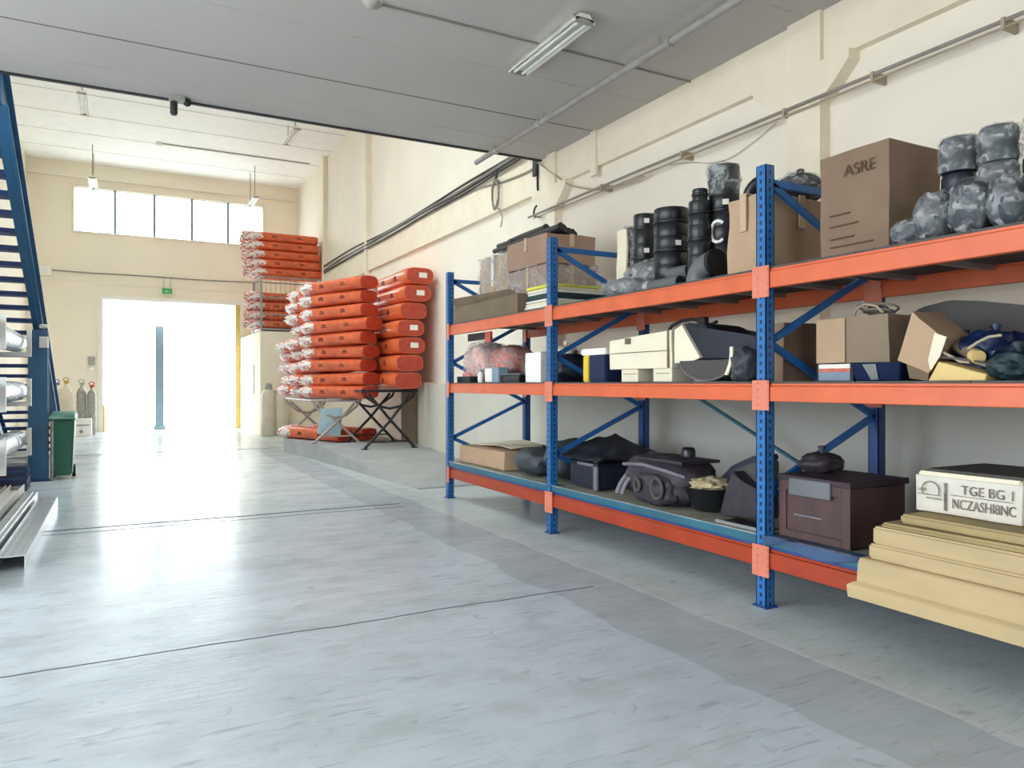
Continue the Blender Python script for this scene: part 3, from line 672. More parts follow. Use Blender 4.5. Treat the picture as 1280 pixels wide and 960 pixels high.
for px, lab in ((789, 'white foam block under the farther half of the long pale carton'), (830, 'white foam block under the nearer end of the long pale carton')):
    p = at_X(px, 0, 4.02); t = thing('foam_block', lab, 'block', (4.1, p.y, ZM), 'foam blocks under the pale carton')
    MB().box(4.0, 4.24, p.y-.12, p.y+.12, ZM, ZM+.115).bevel(.006).build('block', 'carton_cream', t); MB().box(3.994, 4.0, p.y-.1, p.y+.08, ZM+.07, ZM+.076).build('scored_line', 'cable_grey', t)
a, b = at_X(762, 0, 3.98), at_X(840, 0, 3.98)
t = thing('pale_carton', 'long pale cream carton with dark straps raised on two foam blocks', 'box', (4.15, (a.y+b.y)/2, ZM+.116))
zc_ = ZM+.116
MB().hexa([(3.98, b.y, zc_), (4.38, b.y, zc_), (4.38, a.y, zc_), (3.98, a.y, zc_), (3.98, b.y, zc_+.31), (4.38, b.y, zc_+.31), (4.38, a.y, zc_+.26), (3.98, a.y, zc_+.26)]).cut(3).warp(.008, 4, 3).build('carton_body', 'carton_cream', t, True)
MB().box(3.97, 3.976, b.y+.02, a.y-.02, zc_+.14, zc_+.146).build('lid_seam', 'carton_dark', t); MB().box(3.968, 4.0, b.y+.03, b.y+.05, zc_, zc_+.31).build('strap', 'carton_dark', t); MB().box(3.966, 3.976, a.y-.32, a.y-.25, zc_+.22, zc_+.27).build('torn_tag', 'carton_dark', t)
# black moulded shell resting on a grey half-round tub
p = at_X(900, 0, 4.1)
t = thing('grey_tub', 'grey half-round plastic tub under the black moulded shell', 'tub', (4.12, p.y, ZM))
MB().sheet(lambda u, v: (3.95+.4*v, p.y+.3*math.cos(PI*(1+u))*(.98), ZM+.165+.16*math.sin(PI*(1+u))*(1 if True else 0)), 20, 4, .012).build('tub_shell', 'grey_plastic', t, True)
MB().prism([(3.955, p.y+.3*math.cos(PI*(1+k/16)), ZM+.165+.16*math.sin(PI*(1+k/16))) for k in range(17)], (.01, 0, 0)).build('tub_end', 'dark_grey', t)
t = thing('moulded_shell', 'big black moulded plastic shell with a handle beside the long pale carton', 'shell', (4.2, p.y, ZM+.17))
out = [at_X(x, y, 4.0) for x, y in ((848, 408), (856, 403), (880, 406), (892, 415), (935, 418), (952, 420), (952, 452), (930, 451), (874, 450), (862, 436), (852, 420))]
for q in out: q.z = max(q.z, ZM+.168)
mbx = MB().prism(out, (.42, 0, 0)).bevel(.02, 2); mbx.build('shell_body', 'navy_plastic', t, True)
hd = [at_X(x, y, 4.12) for x, y in ((834, 417), (840, 407), (852, 401), (866, 399), (878, 402), (888, 406), (896, 402))]
MB().tube(hd, .014, 8).build('handle', 'black_plastic', t, True)
pe = [at_X(x, y, 3.97) for x, y in ((843, 413), (852, 406), (875, 447), (864, 452), (843, 457))]
for q in pe: q.z = max(q.z, ZM+.15)
MB().prism(pe, (.03, 0, 0)).build('pale_end_panel', 'carton_cream', t)
MB().box(4.06, 4.12, at_X(880, 0, 4.1).y-.04, at_X(880, 0, 4.1).y+.04, at_X(880, 404, 4.1).z-.02, at_X(880, 398, 4.1).z+.01).bevel(.008).build('latch', 'black_plastic', t)
p = at_X(934, 0, 3.98); bag('grey_rag', 'grey rag with a white sleeve crumpled against the tallest upright', (4.0, p.y+.02, ZM), (.22, .2, .24), 'slate_bag', 53, amp=.25, neck=False)
MB().sheet(lambda u, v: (3.885+.02*math.sin(3*u), p.y+.1-.05*u+.03*v, ZM+.05+.2*u), 8, 2, .012).build('white_sleeve', 'carton_cream', bpy.data.objects['grey_rag'], True)
# near bay
carton('upright_carton', 'narrow upright cardboard carton behind the tallest upright on the middle shelf', 4.08, 4.46, 3.66, 3.9, ZM, 1.93, 'carton', tape=False, seed=14)
t = thing('picture_box', 'flat box printed with a blue landscape picture under a carton', 'box', (4.3, 3.28, ZM))
MB().box(4.13, 4.5, 3.14, 3.42, ZM, ZM+.115).bevel(.003).build('box_body', 'navy_plastic', t); MB().box(4.126, 4.131, 3.16, 3.40, ZM+.006, ZM+.06).build('picture_water', 'post_grey', t); MB().box(4.125, 4.13, 3.16, 3.40, ZM+.06, ZM+.085).cut(3).build('picture_shore', 'red_wrap', t); MB().box(4.126, 4.131, 3.16, 3.40, ZM+.085, ZM+.112).build('picture_sky', 'paper', t)
t = thing('blue_bin', 'dark blue plastic bin with a reflective front next to the picture box', 'bin', (4.25, 2.95, ZM))
MB().hexa([(4.1, 2.8, ZM), (4.45, 2.8, ZM), (4.45, 3.1, ZM), (4.1, 3.1, ZM), (4.06, 2.77, ZM+.115), (4.48, 2.77, ZM+.115), (4.48, 3.12, ZM+.115), (4.06, 3.12, ZM+.115)]).bevel(.008).build('bin_body', 'blue_plastic', t); MB().hexa([(4.085, 2.93, ZM+.01), (4.09, 2.93, ZM+.01), (4.09, 2.98, ZM+.01), (4.085, 2.98, ZM+.01), (4.055, 2.93, ZM+.105), (4.06, 2.93, ZM+.105), (4.06, 3.02, ZM+.105), (4.055, 3.02, ZM+.105)]).build('reflective_strip', 'alu', t)
t = carton('cable_carton', 'wide brown carton resting on the picture box with looped cable on top', 4.14, 4.6, 2.9, 3.42, ZM+.118, 1.93, 'carton_grey', tape=False, seed=15)
MB().box(4.128, 4.134, 3.2, 3.42, ZM+.122, 1.925).build('overlapping_flap', 'carton_light', t)
t = thing('cable_loop', 'grey cable looped on top of the wide brown carton', 'cable', (4.25, 3.1, 1.936))
pts = []
for k in range(40):
    a = 2*PI*k/13; pts.append((4.3+.09*math.cos(a)+.002*k, 3.14-.1*math.sin(a)-.0015*k, 1.95+.018*(1+math.sin(a*.5))+(.03*math.sin(a*.5)**2)))
MB().tube(pts, .007, 7).build('cable', 'cable_grey', t, True)
MB().tube([(4.2, 2.98, 1.945), (4.19, 3.02, 1.99), (4.19, 3.1, 2.01), (4.2, 3.17, 1.985), (4.22, 3.2, 1.945)], .008, 7).build('cable_end', 'cable_tan', t, True)
# tilted open carton spilling dark goods, wedge of yellow board, dark panel behind
c0 = at_X(1150, 430, 4.02)
t = thing('tilted_carton', 'pale open carton tipped over with a torn flap on the middle shelf', 'box', (c0.x, c0.y, ZM))
q4 = [at_X(x, y, 3.99) for x, y in ((1141, 390), (1181, 424), (1160, 466), (1121, 450))]
b4 = [v+Vector((.34, .05, .02)) for v in q4]
mbx = MB(); va = [mbx.bm.verts.new(v) for v in q4]; vb = [mbx.bm.verts.new(v) for v in b4]
mbx.bm.faces.new(va); mbx.bm.faces.new((va[0], va[3], vb[3], vb[0])); mbx.bm.faces.new((va[3], va[2], vb[2], vb[3])); mbx.bm.faces.new((va[0], vb[0], vb[1], va[1])); mbx.bm.faces.new(vb[::-1]); mbx.bm.faces.new((va[1], vb[1], vb[2], va[2]))
mbx.cut(3).warp(.01, 9, 4).build('carton_body', 'carton_light', t, True)
fl = [at_X(x, y, 4.0) for x, y in ((1133, 455), (1161, 466), (1160, 478), (1137, 473))]
for q in fl: q.z = max(q.z, ZM)
MB().prism(fl, (.2, .02, 0)).build('lower_flap', 'carton_dark', t)
fl = [at_X(x, y, 3.985) for x, y in ((1168, 416), (1183, 421), (1175, 445), (1163, 464), (1160, 450))]
MB().prism(fl, (.006, 0, 0)).build('torn_flap', 'carton_cream', t)
wp = [at_X(x, y, 3.93) for x, y in ((1160, 478), (1173, 452), (1233, 468), (1231, 478))]
for q in wp: q.z = max(q.z, ZM)
t = MB().prism(wp, (.3, 0, 0)).bevel(.004).build('yellow_wedge', 'yellow_card', origin=(4.1, wp[2].y, ZM)); tag(t, 'yellow card wedge lying below the tipped carton', 'box')
dp = [at_X(x, y, 4.05) for x, y in ((1174, 448), (1205, 450), (1240, 462), (1285, 470))]
t = thing('bent_strip', 'dark bent plastic strip lying across the yellow card wedge', 'strip', (4.05, dp[1].y, dp[2].z))
MB().sheet(lambda u, v: (4.0+.3*v, (dp[0].y*(1-u)+dp[3].y*u), (dp[0].z*(1-u)+dp[3].z*u)+.014+.02*math.sin(PI*u)), 12, 3, .012).build('strip_body', 'dark_grey', t, True)
pn = [at_X(x, y, 4.62) for x, y in ((1128, 398), (1150, 384), (1185, 375), (1225, 376), (1290, 382), (1330, 388))]
bot = [Vector((v.x, v.y, ZM)) for v in pn]
t = MB().prism(pn+bot[::-1], (.1, 0, 0)).bevel(.015, 2).build('padded_board', 'dark_grey', origin=(4.66, pn[2].y, ZM)); tag(t, 'large dark grey padded panel leaning at the rear of the middle shelf', 'panel')
for i, (px, py, X, s_, m, lab) in enumerate(((1245, 0, 4.25, (.34, .3, .27), 'blue_plastic', 'dark blue tangled bundle in front of the grey padded panel'), (1205, 0, 4.42, (.22, .26, .26), 'dark_bag', 'black tangled bundle behind the brown tube'), (1272, 0, 4.05, (.26, .22, .15), 'teal_dark', 'teal-black bundle beside the dark bent strip'))):
    p = at_X(px, 0, X); bag('tangled_bundle', lab, (X, p.y, ZM+(0 if i != 2 else 0)), s_, m, 61+i, 'bundle', .22, 'bundles in front of the grey panel', wr=5)
ta, tb = at_X(1190, 428, 4.2), at_X(1222, 446, 4.02)
t = thing('brown_tube', 'short brown tube with a yellow end on the tangled bundles', 'tube', tb)
MB().tube([ta, tb], .035, 14).build('tube_body', 'carton_dark', t, True); MB().tube([tb+(ta-tb)*.12, tb-(ta-tb)*.04], .037, 14).build('yellow_cap', 'yellow_card', t, True)
for i, pl in enumerate((((1210, 436), (1222, 428), (1236, 421), (1252, 419)), ((1178, 440), (1190, 446), (1200, 452), (1212, 453)), ((1210, 450), (1230, 456), (1248, 466), (1280, 462)))):
    q = [at_X(x, y, 3.98+.03*i) for x, y in pl]
    t = MB().tube(q, .008, 7).build('pale_cable', 'cable_tan', smooth=True, origin=q[0]); tag(t, ('pale cable curling over the dark blue bundle', 'pale cable at the torn flap of the tipped carton', 'pale cable running along the dark bent strip')[i], 'cable', 'pale cables on the middle shelf')

# ------------------------------------------------------------------ bottom shelf
carton('flat_carton', 'large flat beige carton at the far end of the bottom shelf', 3.95, 4.88, 7.63, 8.9, ZB+.01, .70, 'carton_light', tape=False, seed=17, warp=.02)
t = thing('loose_flap', 'grey-white card sheet lying on the flat beige carton', 'card', (4.5, 8.2, .72)); MB().sheet(lambda u, v: (4.1+.7*v, 7.75+1.0*u, .728+.015*math.sin(5*u+3*v)), 10, 6, .006).build('sheet', 'carton_cream', t, True)
p = at_X(670, 0, 4.1); bag('olive_sack', 'grey-green sack slumped between flat carton and black chest', (4.2, 7.2, ZB+.01), (.55, .7, .28), 'slate_bag', 71)
t = thing('covered_chest', 'black chest under a creased dark cover on the bottom shelf', 'chest', (4.3, 6.1, ZB+.01))
zb = ZB+.01
MB().box(4.0, 4.5, 5.78, 6.3, zb, zb+.24).bevel(.02, 2).build('chest_body', 'navy_plastic', t, True)
def cov(u, v):
    x = 3.95+.72*v; y = 5.74+.7*u
    zz = zb+.258+(.06+.17*u)*v**.8+.035*noise.noise(Vector((u*4, v*5, 3)))+.02*math.sin(9*v+3*u)
    return (x, y, zz)
MB().sheet(cov, 22, 22, .012).build('cover', 'dark_bag', t, True)
MB().box(3.97, 4.0, 5.78, 5.84, zb, zb+.25).box(3.97, 4.0, 5.78, 6.12, zb+.22, zb+.25).bevel(.006).build('pale_binding', 'strap', t)
MB().box(4.15, 4.6, 6.0, 6.4, zb, zb+.3).cut(3).warp(.03, 4, 3).build('inner_load', 'dark_bag', t, True)
p = at_X(705, 0, 4.3); bag('dark_sack', 'dark slate sack behind the second upright on the bottom shelf', (4.3, 6.68, zb), (.65, .42, .4), 'slate_bag', 72)
for i in range(4):
    pts = [at_X(x, y, 4.55) for x, y in ((712+i*3, 552+i*2), (735+i*3, 558+i*2), (752, 562+i*3), (776+i*2, 568+i*2))]
    t = MB().tube(pts, .008, 7).build('black_rope', 'cable_black', smooth=True, origin=pts[0]); tag(t, f'thin black rope across the dark cover, {ORD[i]} from the wall', 'rope', 'ropes on the dark cover')
# tool bag
p = at_X(826, 0, 4.1); cy = p.y
t = thing('tool_bag', 'bulky dark plum tool bag with grey straps and round pockets', 'bag', (4.15, cy, zb))
MB().lump((4.2, cy, zb), (.5, .86, .4), 81, .1, 3.4, 3).build('bag_body', 'plum_bag', t, True)
MB().lump((3.98, cy-.08, zb), (.16, .5, .26), 82, .1, 3, 4).build('front_pocket', 'plum_bag', t, True)
for yy in (cy+.3, cy+.23): MB().sheet(lambda u, v: (3.90+.0+.32*u**2, yy+.05*v-.1*u+.04, zb+.04+.36*u), 10, 2, .012).build('strap', 'strap', t)
for yy, rr2 in ((cy+.06, .05), (cy-.2, .085)):
    MB().tube([(3.893+.012*math.cos(a), yy+rr2*math.cos(a), zb+.15+rr2*math.sin(a)) for a in [2*PI*k/16 for k in range(17)]], .016, 8, False).build('round_opening', 'dark_grey', t, True)
    MB().tube([(3.90, yy, zb+.15), (3.93, yy, zb+.15)], rr2-.01, 14).build('dark_hole', 'black_plastic', t, True)
MB().tube([(3.9, cy+.26, zb+.31), (3.9, cy, zb+.33), (3.92, cy-.3, zb+.3), (4.0, cy-.42, zb+.26)], .016, 8).build('piping', 'strap', t, True)
MB().lathe([(.06, 0), (.062, .06), (.05, .085), (.02, .09)], 4.3, cy-.12, zb+.38, 16).build('top_knob', 'black_plastic', t, True)
MB().box(3.96, 4.36, cy-.42, cy+.2, zb+.36, zb+.385).cut(3).warp(.02, 5, 5).build('flap_cover', 'dark_bag', t, True)
p = at_X(888, 0, 4.2); t = thing('rubble_basin', 'black basin heaped with pale rubble next to the tool bag', 'basin', (4.2, p.y, zb))
MB().lathe([(.12, 0), (.15, .02), (.2, .17), (.21, .18), (.2, .185), (.17, .15), (.01, .15)], 4.2, p.y, zb, 24).build('basin', 'black_plastic', t, True)
o = MB().lump((4.2, p.y, zb+.151), (.33, .33, .11), 83, .3, 2, 7).build('rubble', 'rubble', t, True); o['kind'] = 'stuff'
# curved offcuts
for i, (pl, m, X, lab) in enumerate(((((886, 606), (900, 600), (912, 583), (940, 570), (958, 568), (958, 576), (935, 582), (916, 600), (905, 612)), 'navy_plastic', 4.3, 'black fin-shaped plastic offcut standing up from the pile'), (((898, 646), (908, 610), (914, 588), (930, 605), (958, 616), (958, 650), (925, 646)), 'plum_bag', 4.06, 'plum-coloured curved plastic offcut in front of the black fin'), (((916, 590), (935, 580), (958, 576), (958, 610), (938, 603)), 'dark_grey', 4.18, 'grey-green curved offcut leaning under the black fin'))):
    q = [at_X(x, y, X) for x, y in pl]
    for v in q: v.z = max(v.z, zb+.005); v.y = max(v.y, 3.66)
    t = MB().prism(q, (.14, .0, 0)).bevel(.012, 2).build('plastic_offcut', m, smooth=True, origin=(X+.07, q[0].y, zb)); tag(t, lab, 'offcut', 'curved offcuts on the bottom shelf')
t = thing('kick_plate', 'dark flat board with a pale front edge under the curved offcuts', 'board', (4.0, 3.9, ZB)); 
MB().box(3.9, 4.35, 3.68, 4.12, ZB+.001, ZB+.01).build('board', 'black_plastic', t); MB().box(3.888, 3.9, 3.68, 4.12, ZB+.001, ZB+.022).build('pale_edge', 'alu', t)
# brown crate
t = thing('brown_crate', 'dark brown wooden crate with a grey lid box on the bottom shelf', 'crate', (4.2, 3.27, zb))
MB().box(3.92, 4.45, 3.0, 3.54, zb, .86).bevel(.006).build('crate_body', 'brown_crate', t)
MB().box(3.905, 3.92, 2.99, 3.05, zb, .87).box(3.905, 3.92, 3.48, 3.54, zb, .87).box(3.905, 3.92, 3.05, 3.48, .80, .87).box(3.905, 3.92, 3.05, 3.48, zb, zb+.05).bevel(.003).build('crate_frame', 'brown_crate', t)
MB().box(3.9, 4.47, 2.985, 3.55, .862, .9).bevel(.005).build('crate_lid', 'maroon', t)
MB().box(3.885, 3.905, 3.12, 3.44, .775, .885).bevel(.004).build('grey_lid_front', 'grey_plastic', t)
MB().box(3.912, 3.9185, 3.2, 3.42, .64, .652).cut(4).warp(.008, 8, 1).build('white_scuff', 'strap', t)
p = at_X(985, 0, 4.2); bag('plum_sack', 'plum-coloured sack lying on the brown crate lid', (4.2, 3.44, .902), (.3, .22, .13), 'plum_bag', 91)
# blue tarp hanging over the edge
def tarp(u, v):
    y = 2.85+.72*u
    if v < .5: return (3.9-.1*(2*v)+.008*noise.noise(Vector((u*6, v, 0))), y, ZB+.006+.004*abs(noise.noise(Vector((u*5, v*4, 2)))))
    w_ = (v-.5)*2; return (3.797-.012*w_, y, ZB+.008-(.02+.05*abs(math.sin(PI*(u*1.3))))*w_)
t = MB().sheet(tarp, 24, 10, .004).build('blue_tarp', 'tarp', smooth=True, origin=(3.85, 3.2, ZB)); tag(t, 'folded blue tarp hanging over the shelf edge under the brown crate', 'tarp')
# pile of yellow foam sheets folded over the bottom beam
ly = [(0.025, 'foam', 2.78, 3.70, .29), (.085, 'foam', 2.74, 3.735, 0), (.1, 'foam', 2.72, 3.745, 0), (.03, 'foam_old', 2.69, 3.76, 0), (.05, 'foam_old', 2.6, 3.80, 0)]
z = ZB+.01
labs = ['lowest yellow foam sheet hanging lowest over the bottom beam', 'thick yellow foam slab directly on the lowest hanging sheet', 'thick yellow foam slab in the middle of the pile', 'thin yellowed foam sheet with creased brown edge', 'topmost yellowed foam sheet under the lettered white box']
for i, (h, m, y1, xf, lip) in enumerate(ly):
    t = MB(); y0 = 1.2
    if lip:
        def fs(u, v, z=z, h=h, xf=xf, lip=lip):
            y = y0+(y1-y0)*u+.02*noise.noise(Vector((v*3, u, i)))
            if v < .6: return (4.7-(4.7-xf-.03)*(v/.6), y, z+h+.004*noise.noise(Vector((u*4, v*4, i))))
            w_ = (v-.6)/.4; a = min(w_*4, 1)*PI/2
            fl_ = max(0, min(1, (w_-.66)/.06))*(.035 if i == 0 else 0)
            return (xf+.03-.03*math.sin(a)-fl_, y+fl_*1.2*(u > .5), z+h-.03*(1-math.cos(a))-max(0, w_-.25)/.75*(z+h-.03-lip))
        t.sheet(fs, 24, 50, h*.96 if h < .05 else .05)
    else:
        t.box(xf, 4.7, y0, y1, z, z+h).bevel(.012, 2)
        t.warp(.012, 2.5, i)
    o = t.build('foam_sheet', m, smooth=True, origin=(4.2, 2.0, z)); tag(o, labs[i], 'foam sheet', 'yellow foam sheets piled on the bottom shelf'); z += h
ztop = z+.01
t = thing('lettered_box', 'white wrapped box with hand-lettered words on the yellow foam pile', 'box', (4.3, 2.3, ztop))
MB().box(3.98, 4.6, 2.06, 2.62, ztop, ztop+.2).cut(3).warp(.008, 4, 6).bevel(.003).build('box_body', 'paper_old', t, True)
MB().box(4.02, 4.6, 2.07, 2.6, ztop+.2, ztop+.235).bevel(.012, 2).build('grey_top', 'dark_grey', t, True)
MB().box(3.985, 4.06, 2.07, 2.61, ztop+.195, ztop+.222).bevel(.008, 2).build('folded_edge', 'carton_cream', t, True)
def face(y, z_): return Matrix.Translation(Vector((3.968, y, z_))-t.location) @ Matrix.Rotation(-PI/2, 4, 'Z') @ Matrix.Rotation(PI/2, 4, 'X')
text_part('lettering', 'TGE BG 1', .07, 'ink_faded', t, face(2.36, ztop+.12), .26); text_part('lettering', 'NCZASHI8NC', .075, 'ink_faded', t, face(2.41, ztop+.04), .32)
MB().tube([(3.969, 2.53+.05*math.cos(a), ztop+.12+.05*math.sin(a)) for a in [PI*1.25*k/14-.4 for k in range(15)]], .003, 6).build('drawn_circle', 'ink_faded', t, True)
MB().box(3.966, 3.97, 2.44, 2.452, ztop+.02, ztop+.17).box(3.966, 3.97, 2.1, 2.42, ztop+.108, ztop+.111).build('drawn_line', 'ink_faded', t)
text_part('small_print', 'LABE', .022, 'ink_faded', t, face(2.6, ztop+.115)); MB().box(3.966, 3.97, 2.47, 2.6, ztop+.095, ztop+.099).box(3.966, 3.97, 2.47, 2.55, ztop+.075, ztop+.081).build('print_line', 'ink_faded', t)

# ------------------------------------------------------------------ orange packs
def make_pack(name, label, wd, ht, L, m, seed, labelpart, group, cap=True, dark_end=False):
    t = thing(name, label, 'insulation pack', (0, 0, 0), group)
    b = MB(); n = 28; rings = []; ny = 14
    for j in range(ny+1):
        y = L*j/ny; k = 1.0
        if j == 0: k = .93
        if j == ny: k = .86
        ring = []
        for q in range(n):
            a = 2*PI*q/n; ca, sa = math.cos(a), math.sin(a); pw = 3.4
            r = (abs(ca)**pw+abs(sa)**pw)**(-1/pw)
            nn = 1+.05*noise.noise(Vector((ca*1.5, sa*1.5, y*1.3+seed*5)))+.03*noise.noise(Vector((ca*4, sa*4, y*3+seed)))
            ring.append(b.bm.verts.new((wd/2*ca*r*k*nn, y, ht/2+ht/2*sa*r*k*nn*.98)))
        rings.append(ring)
    for j in range(ny):
        for q in range(n): b.bm.faces.new((rings[j][q], rings[j][(q+1) % n], rings[j+1][(q+1) % n], rings[j+1][q]))
    f0 = b.bm.faces.new(rings[0][::-1]); b.bm.faces.new(rings[-1])
    b.build('pack_body', m, t, True)
    # gathered film at the far end, pale from painted glare
    g = MB(); rings = []; prof = ((.99, -.22), (1.07, -.14), (1.1, -.02), (1.09, .1), (.98, .2), (.9, .28), (.6, .3))
    for j, (k, dy) in enumerate(prof):
        rings.append([g.bm.verts.new((wd/2*k*(1+.24*noise.noise(Vector((q*.9, j*1.1, seed*3))))*math.cos(2*PI*q/n)*1.05, L+dy-.06+.12*noise.noise(Vector((q*1.3, j, seed))), ht/2+ht/2*k*(1+.24*noise.noise(Vector((q*.9, j*1.1+5, seed))))*math.sin(2*PI*q/n))) for q in range(n)])
    for j in range(len(prof)-1):
        for q in range(n): g.bm.faces.new((rings[j][q], rings[j][(q+1) % n], rings[j+1][(q+1) % n], rings[j+1][q]))
    g.bm.faces.new(rings[0][::-1]); g.bm.faces.new(rings[-1]); g.build('gathered_end', 'glare_ends', t, True)
    MB().prism([(wd*.43*math.cos(a)*abs(math.cos(a))**-.45, -.012, ht/2+ht*.42*math.sin(a)*max(.01, abs(math.sin(a)))**-.45) for a in [2*PI*(q+.5)/24 for q in range(24)]], (0, .02, 0)).build('shaded_end_panel', 'pack_end', t)  # end face away from the light, its shade put into a darker red
    if labelpart:
        MB().box(-.02, .14, -.02, .03, ht*.38, ht*.68).build('paper_label', 'paper', t)
    for yc in (L*.3, L*.68):
        pm = MB()
        for r_ in range(3):
            pm.box(-wd/2*1.035, -wd/2*1.0, yc-.1+.02*r_, yc+.08-.015*r_, ht*(.38+.1*r_), ht*(.38+.1*r_)+ht*.05)
        pm.build('printed_mark', 'ink', t)
    return t
GP = 'orange insulation packs by the wall'
rp = [make_pack('insulation_pack', 'x', .60, .335, 2.1, 'orange_wrap', s, lab_, GP) for s, lab_ in ((1, True), (2, False))]
lp = [make_pack('insulation_pack', 'x', .46, .27, 1.9, 'orange_wrap_deep', s, False, GP) for s in (3, 4, 5)]
used = set()
def place(proto, loc, rot, label):
    if proto.name not in used:
        used.add(proto.name); proto.location = loc; proto.rotation_euler = rot; proto['label'] = label; return proto
    return copy_tree(proto, loc, rot, label, GP)
ZR = 1.40
lay = [(.0, 0), (-.02, 1), (-.04, 1), (.0, 0), (.0, 0), (.02, 1), (.1, 0), (.13, 0)]
lay = [(-.06, 1), (-.04, 1), (.0, 0), (-.02, 0), (.04, 1), (.1, 0), (.14, 0)]
for k, (dx, v) in enumerate(lay):
    place(rp[v], (4.98+dx, 13.5+random.uniform(-.06, .06), ZR+k*.338), (random.uniform(-.0, .012), 0, random.uniform(-.03, .03)), f'orange insulation pack, {ORD[k]} from the bottom of the end-on stack by the wall')
ang = math.radians(22); d = Vector((-math.sin(ang), math.cos(ang), 0)); nrm = Vector((math.cos(ang), math.sin(ang), 0))
near0 = Vector((4.38, 14.3, 0))
cols_ = [(0, 0, 9, 'front row'), (1.15, .49, 9, 'second row'), (2.3, .98, 5, 'rear row')]
for ci, (back, side, nrow, nm) in enumerate(cols_):
    for k in range(nrow):
        sh = .22 if k > 5 else (.1 if k > 3 else 0)
        base = near0 + d*(back-.12*(k > 4)+random.uniform(-.08, .08)) + nrm*(side+.04*random.uniform(-1, 1)) + Vector((-sh*.3, 0, ZR-.2+k*.272))
        place(lp[(k+ci) % 3], base, (random.uniform(-.02, .015), random.uniform(-.04, .04), ang+random.uniform(-.03, .03)), f'orange pack with white end, {ORD[k]} from the bottom, {nm} of the slanted pile')
# packs far off on the raised room
for k in range(5):
    for j in range(2):
        place(lp[(k+j) % 3], (5.45-.03*k, 22.9+.5*j, 4.69+k*.262), (0, 0, PI/2), f'orange pack on the wire cage, {ORD[k]} layer up, {("hall side", "far wall side")[j]}')
for k in range(4):
    place(lp[k % 3], (5.4, 22.95, BZ+.09+k*.272), (0, 0, PI/2), f'orange pack inside the wire cage, {ORD[k]} from the bottom')
for i, (x, y, a, lab) in enumerate(((4.1, 15.08, ang, 'orange pack lying on the ramp under the slanted pile'), (4.68, 15.3, ang, 'orange pack lying on the ramp behind the black trestle'))):
    place(lp[i], (x, y, rz(y)+.002), (0, 0, a), lab)
# wire cage
t = thing('wire_cage', 'grey wire cage full of orange packs on the raised room', 'cage', (4.3, 23.2, BZ))
xa, xb, ya, yb, za, zb2 = BX+.03, 5.46, 22.55, 23.9, BZ, 4.68
for x in (xa, xb):
    for y in (ya, yb): MB().box(x-.03, x+.03, y-.03, y+.03, za, zb2).build('corner_post', 'galv', t)
MB().box(xa, xb, ya, yb, za+.04, za+.09).build('cage_floor', 'galv', t)
for y in (ya, yb):
    r_ = MB()
    for z_ in (za+.5, za+1.0, zb2-.02): r_.tube([(xa, y, z_), (xb, y, z_)], .02, 6)
    r_.build('rail', 'galv', t)
for x in (xa, xb):
    r_ = MB()
    for z_ in (za+.5, za+1.0, zb2-.02): r_.tube([(x, ya, z_), (x, yb, z_)], .02, 6)
    r_.build('rail', 'galv', t)
wr_ = MB()
for k in range(14): x = xa+(xb-xa)*k/13; wr_.tube([(x, ya, za+.08), (x, ya, zb2)], .006, 5)
for k in range(8): y = ya+(yb-ya)*k/7; wr_.tube([(xa, y, za+.08), (xa, y, zb2)], .006, 5)
wr_.build('wire_mesh', 'galv', t)
# trestles with curved saddles
def trestle(name, label, x0, x1, yf, yb_, zt, m, zfun):
    t = thing(name, label, 'trestle', ((x0+x1)/2, (yf+yb_)/2, zfun(yf)))
    for y in (yf, yb_):
        zb_ = zfun(y); xm = (x0+x1)/2; hh = zt-zb_
        MB().tube([(x0, y, zt), (x0+.05, y, zt-.12), (xm-.2, y, zt-.3), (xm, y, zt-.34), (xm+.2, y, zt-.3), (x1-.05, y, zt-.12), (x1, y, zt)], .024, 8).build('saddle', m, t, True)
        MB().tube([(x0-.05, y, zt+.0), (x1+.05, y, zt+.0)], .026, 8).build('top_bar', m, t, True)
        MB().tube([(x0+.02, y, zb_+.02), (xm, y, zb_+hh*.48), (x1-.1, y, zt-.06)], .027, 8).build('leg', m, t, True)
        MB().tube([(x1-.02, y, zb_+.02), (xm, y, zb_+hh*.48+.03), (x0+.1, y, zt-.06)], .027, 8).build('leg', m, t, True)
        MB().tube([(x0+.12, y, zb_+.14), (x1-.12, y, zb_+.14)], .016, 8).build('tie_bar', m, t, True)
        MB().box(x0-.04, x0+.08, y-.05, y+.05, zb_, zb_+.02).build('foot', m, t); MB().box(x1-.08, x1+.04, y-.05, y+.05, zb_, zb_+.02).build('foot', m, t)
    for x in (x0, x1): MB().tube([(x, yf, zt), (x, yb_, zt)], .024, 8).build('side_rail', m, t, True)
    return t
trestle('steel_trestle', 'black steel trestle with crossed legs under the end-on stack', 4.1, 5.14, 13.75, 15.0, ZR-.035, 'black_steel', rz)
trestle('steel_trestle', 'pale rusty steel trestle with crossed legs under the slanted pile', 3.4, 4.35, 14.9, 17.6, ZR-.235, 'pale_steel', rz)
t = MB().hexa([(3.5, 14.93, .5), (3.98, 14.99, .42), (3.98, 15.0, .42), (3.5, 14.95, .5), (3.56, 14.86, 1.0), (4.0, 14.86, 1.02), (4.0, 14.87, 1.02), (3.56, 14.87, 1.0)]).build('blue_sheet', 'sky_sheet', origin=(3.75, 14.9, .45)); tag(t, 'pale blue plastic sheet hung on the rusty trestle legs', 'sheet')
t = MB().box(XW-.26, XW-.205, 14.1, 14.16, .28, 1.5).box(XW-.24, XW-.205, 14.16, 15.0, .3, 1.46).build('board_cover', 'carton_dark', origin=(XW-.22, 14.5, .29)); tag(t, 'upright tan board fixed at the end of the low wall', 'board')
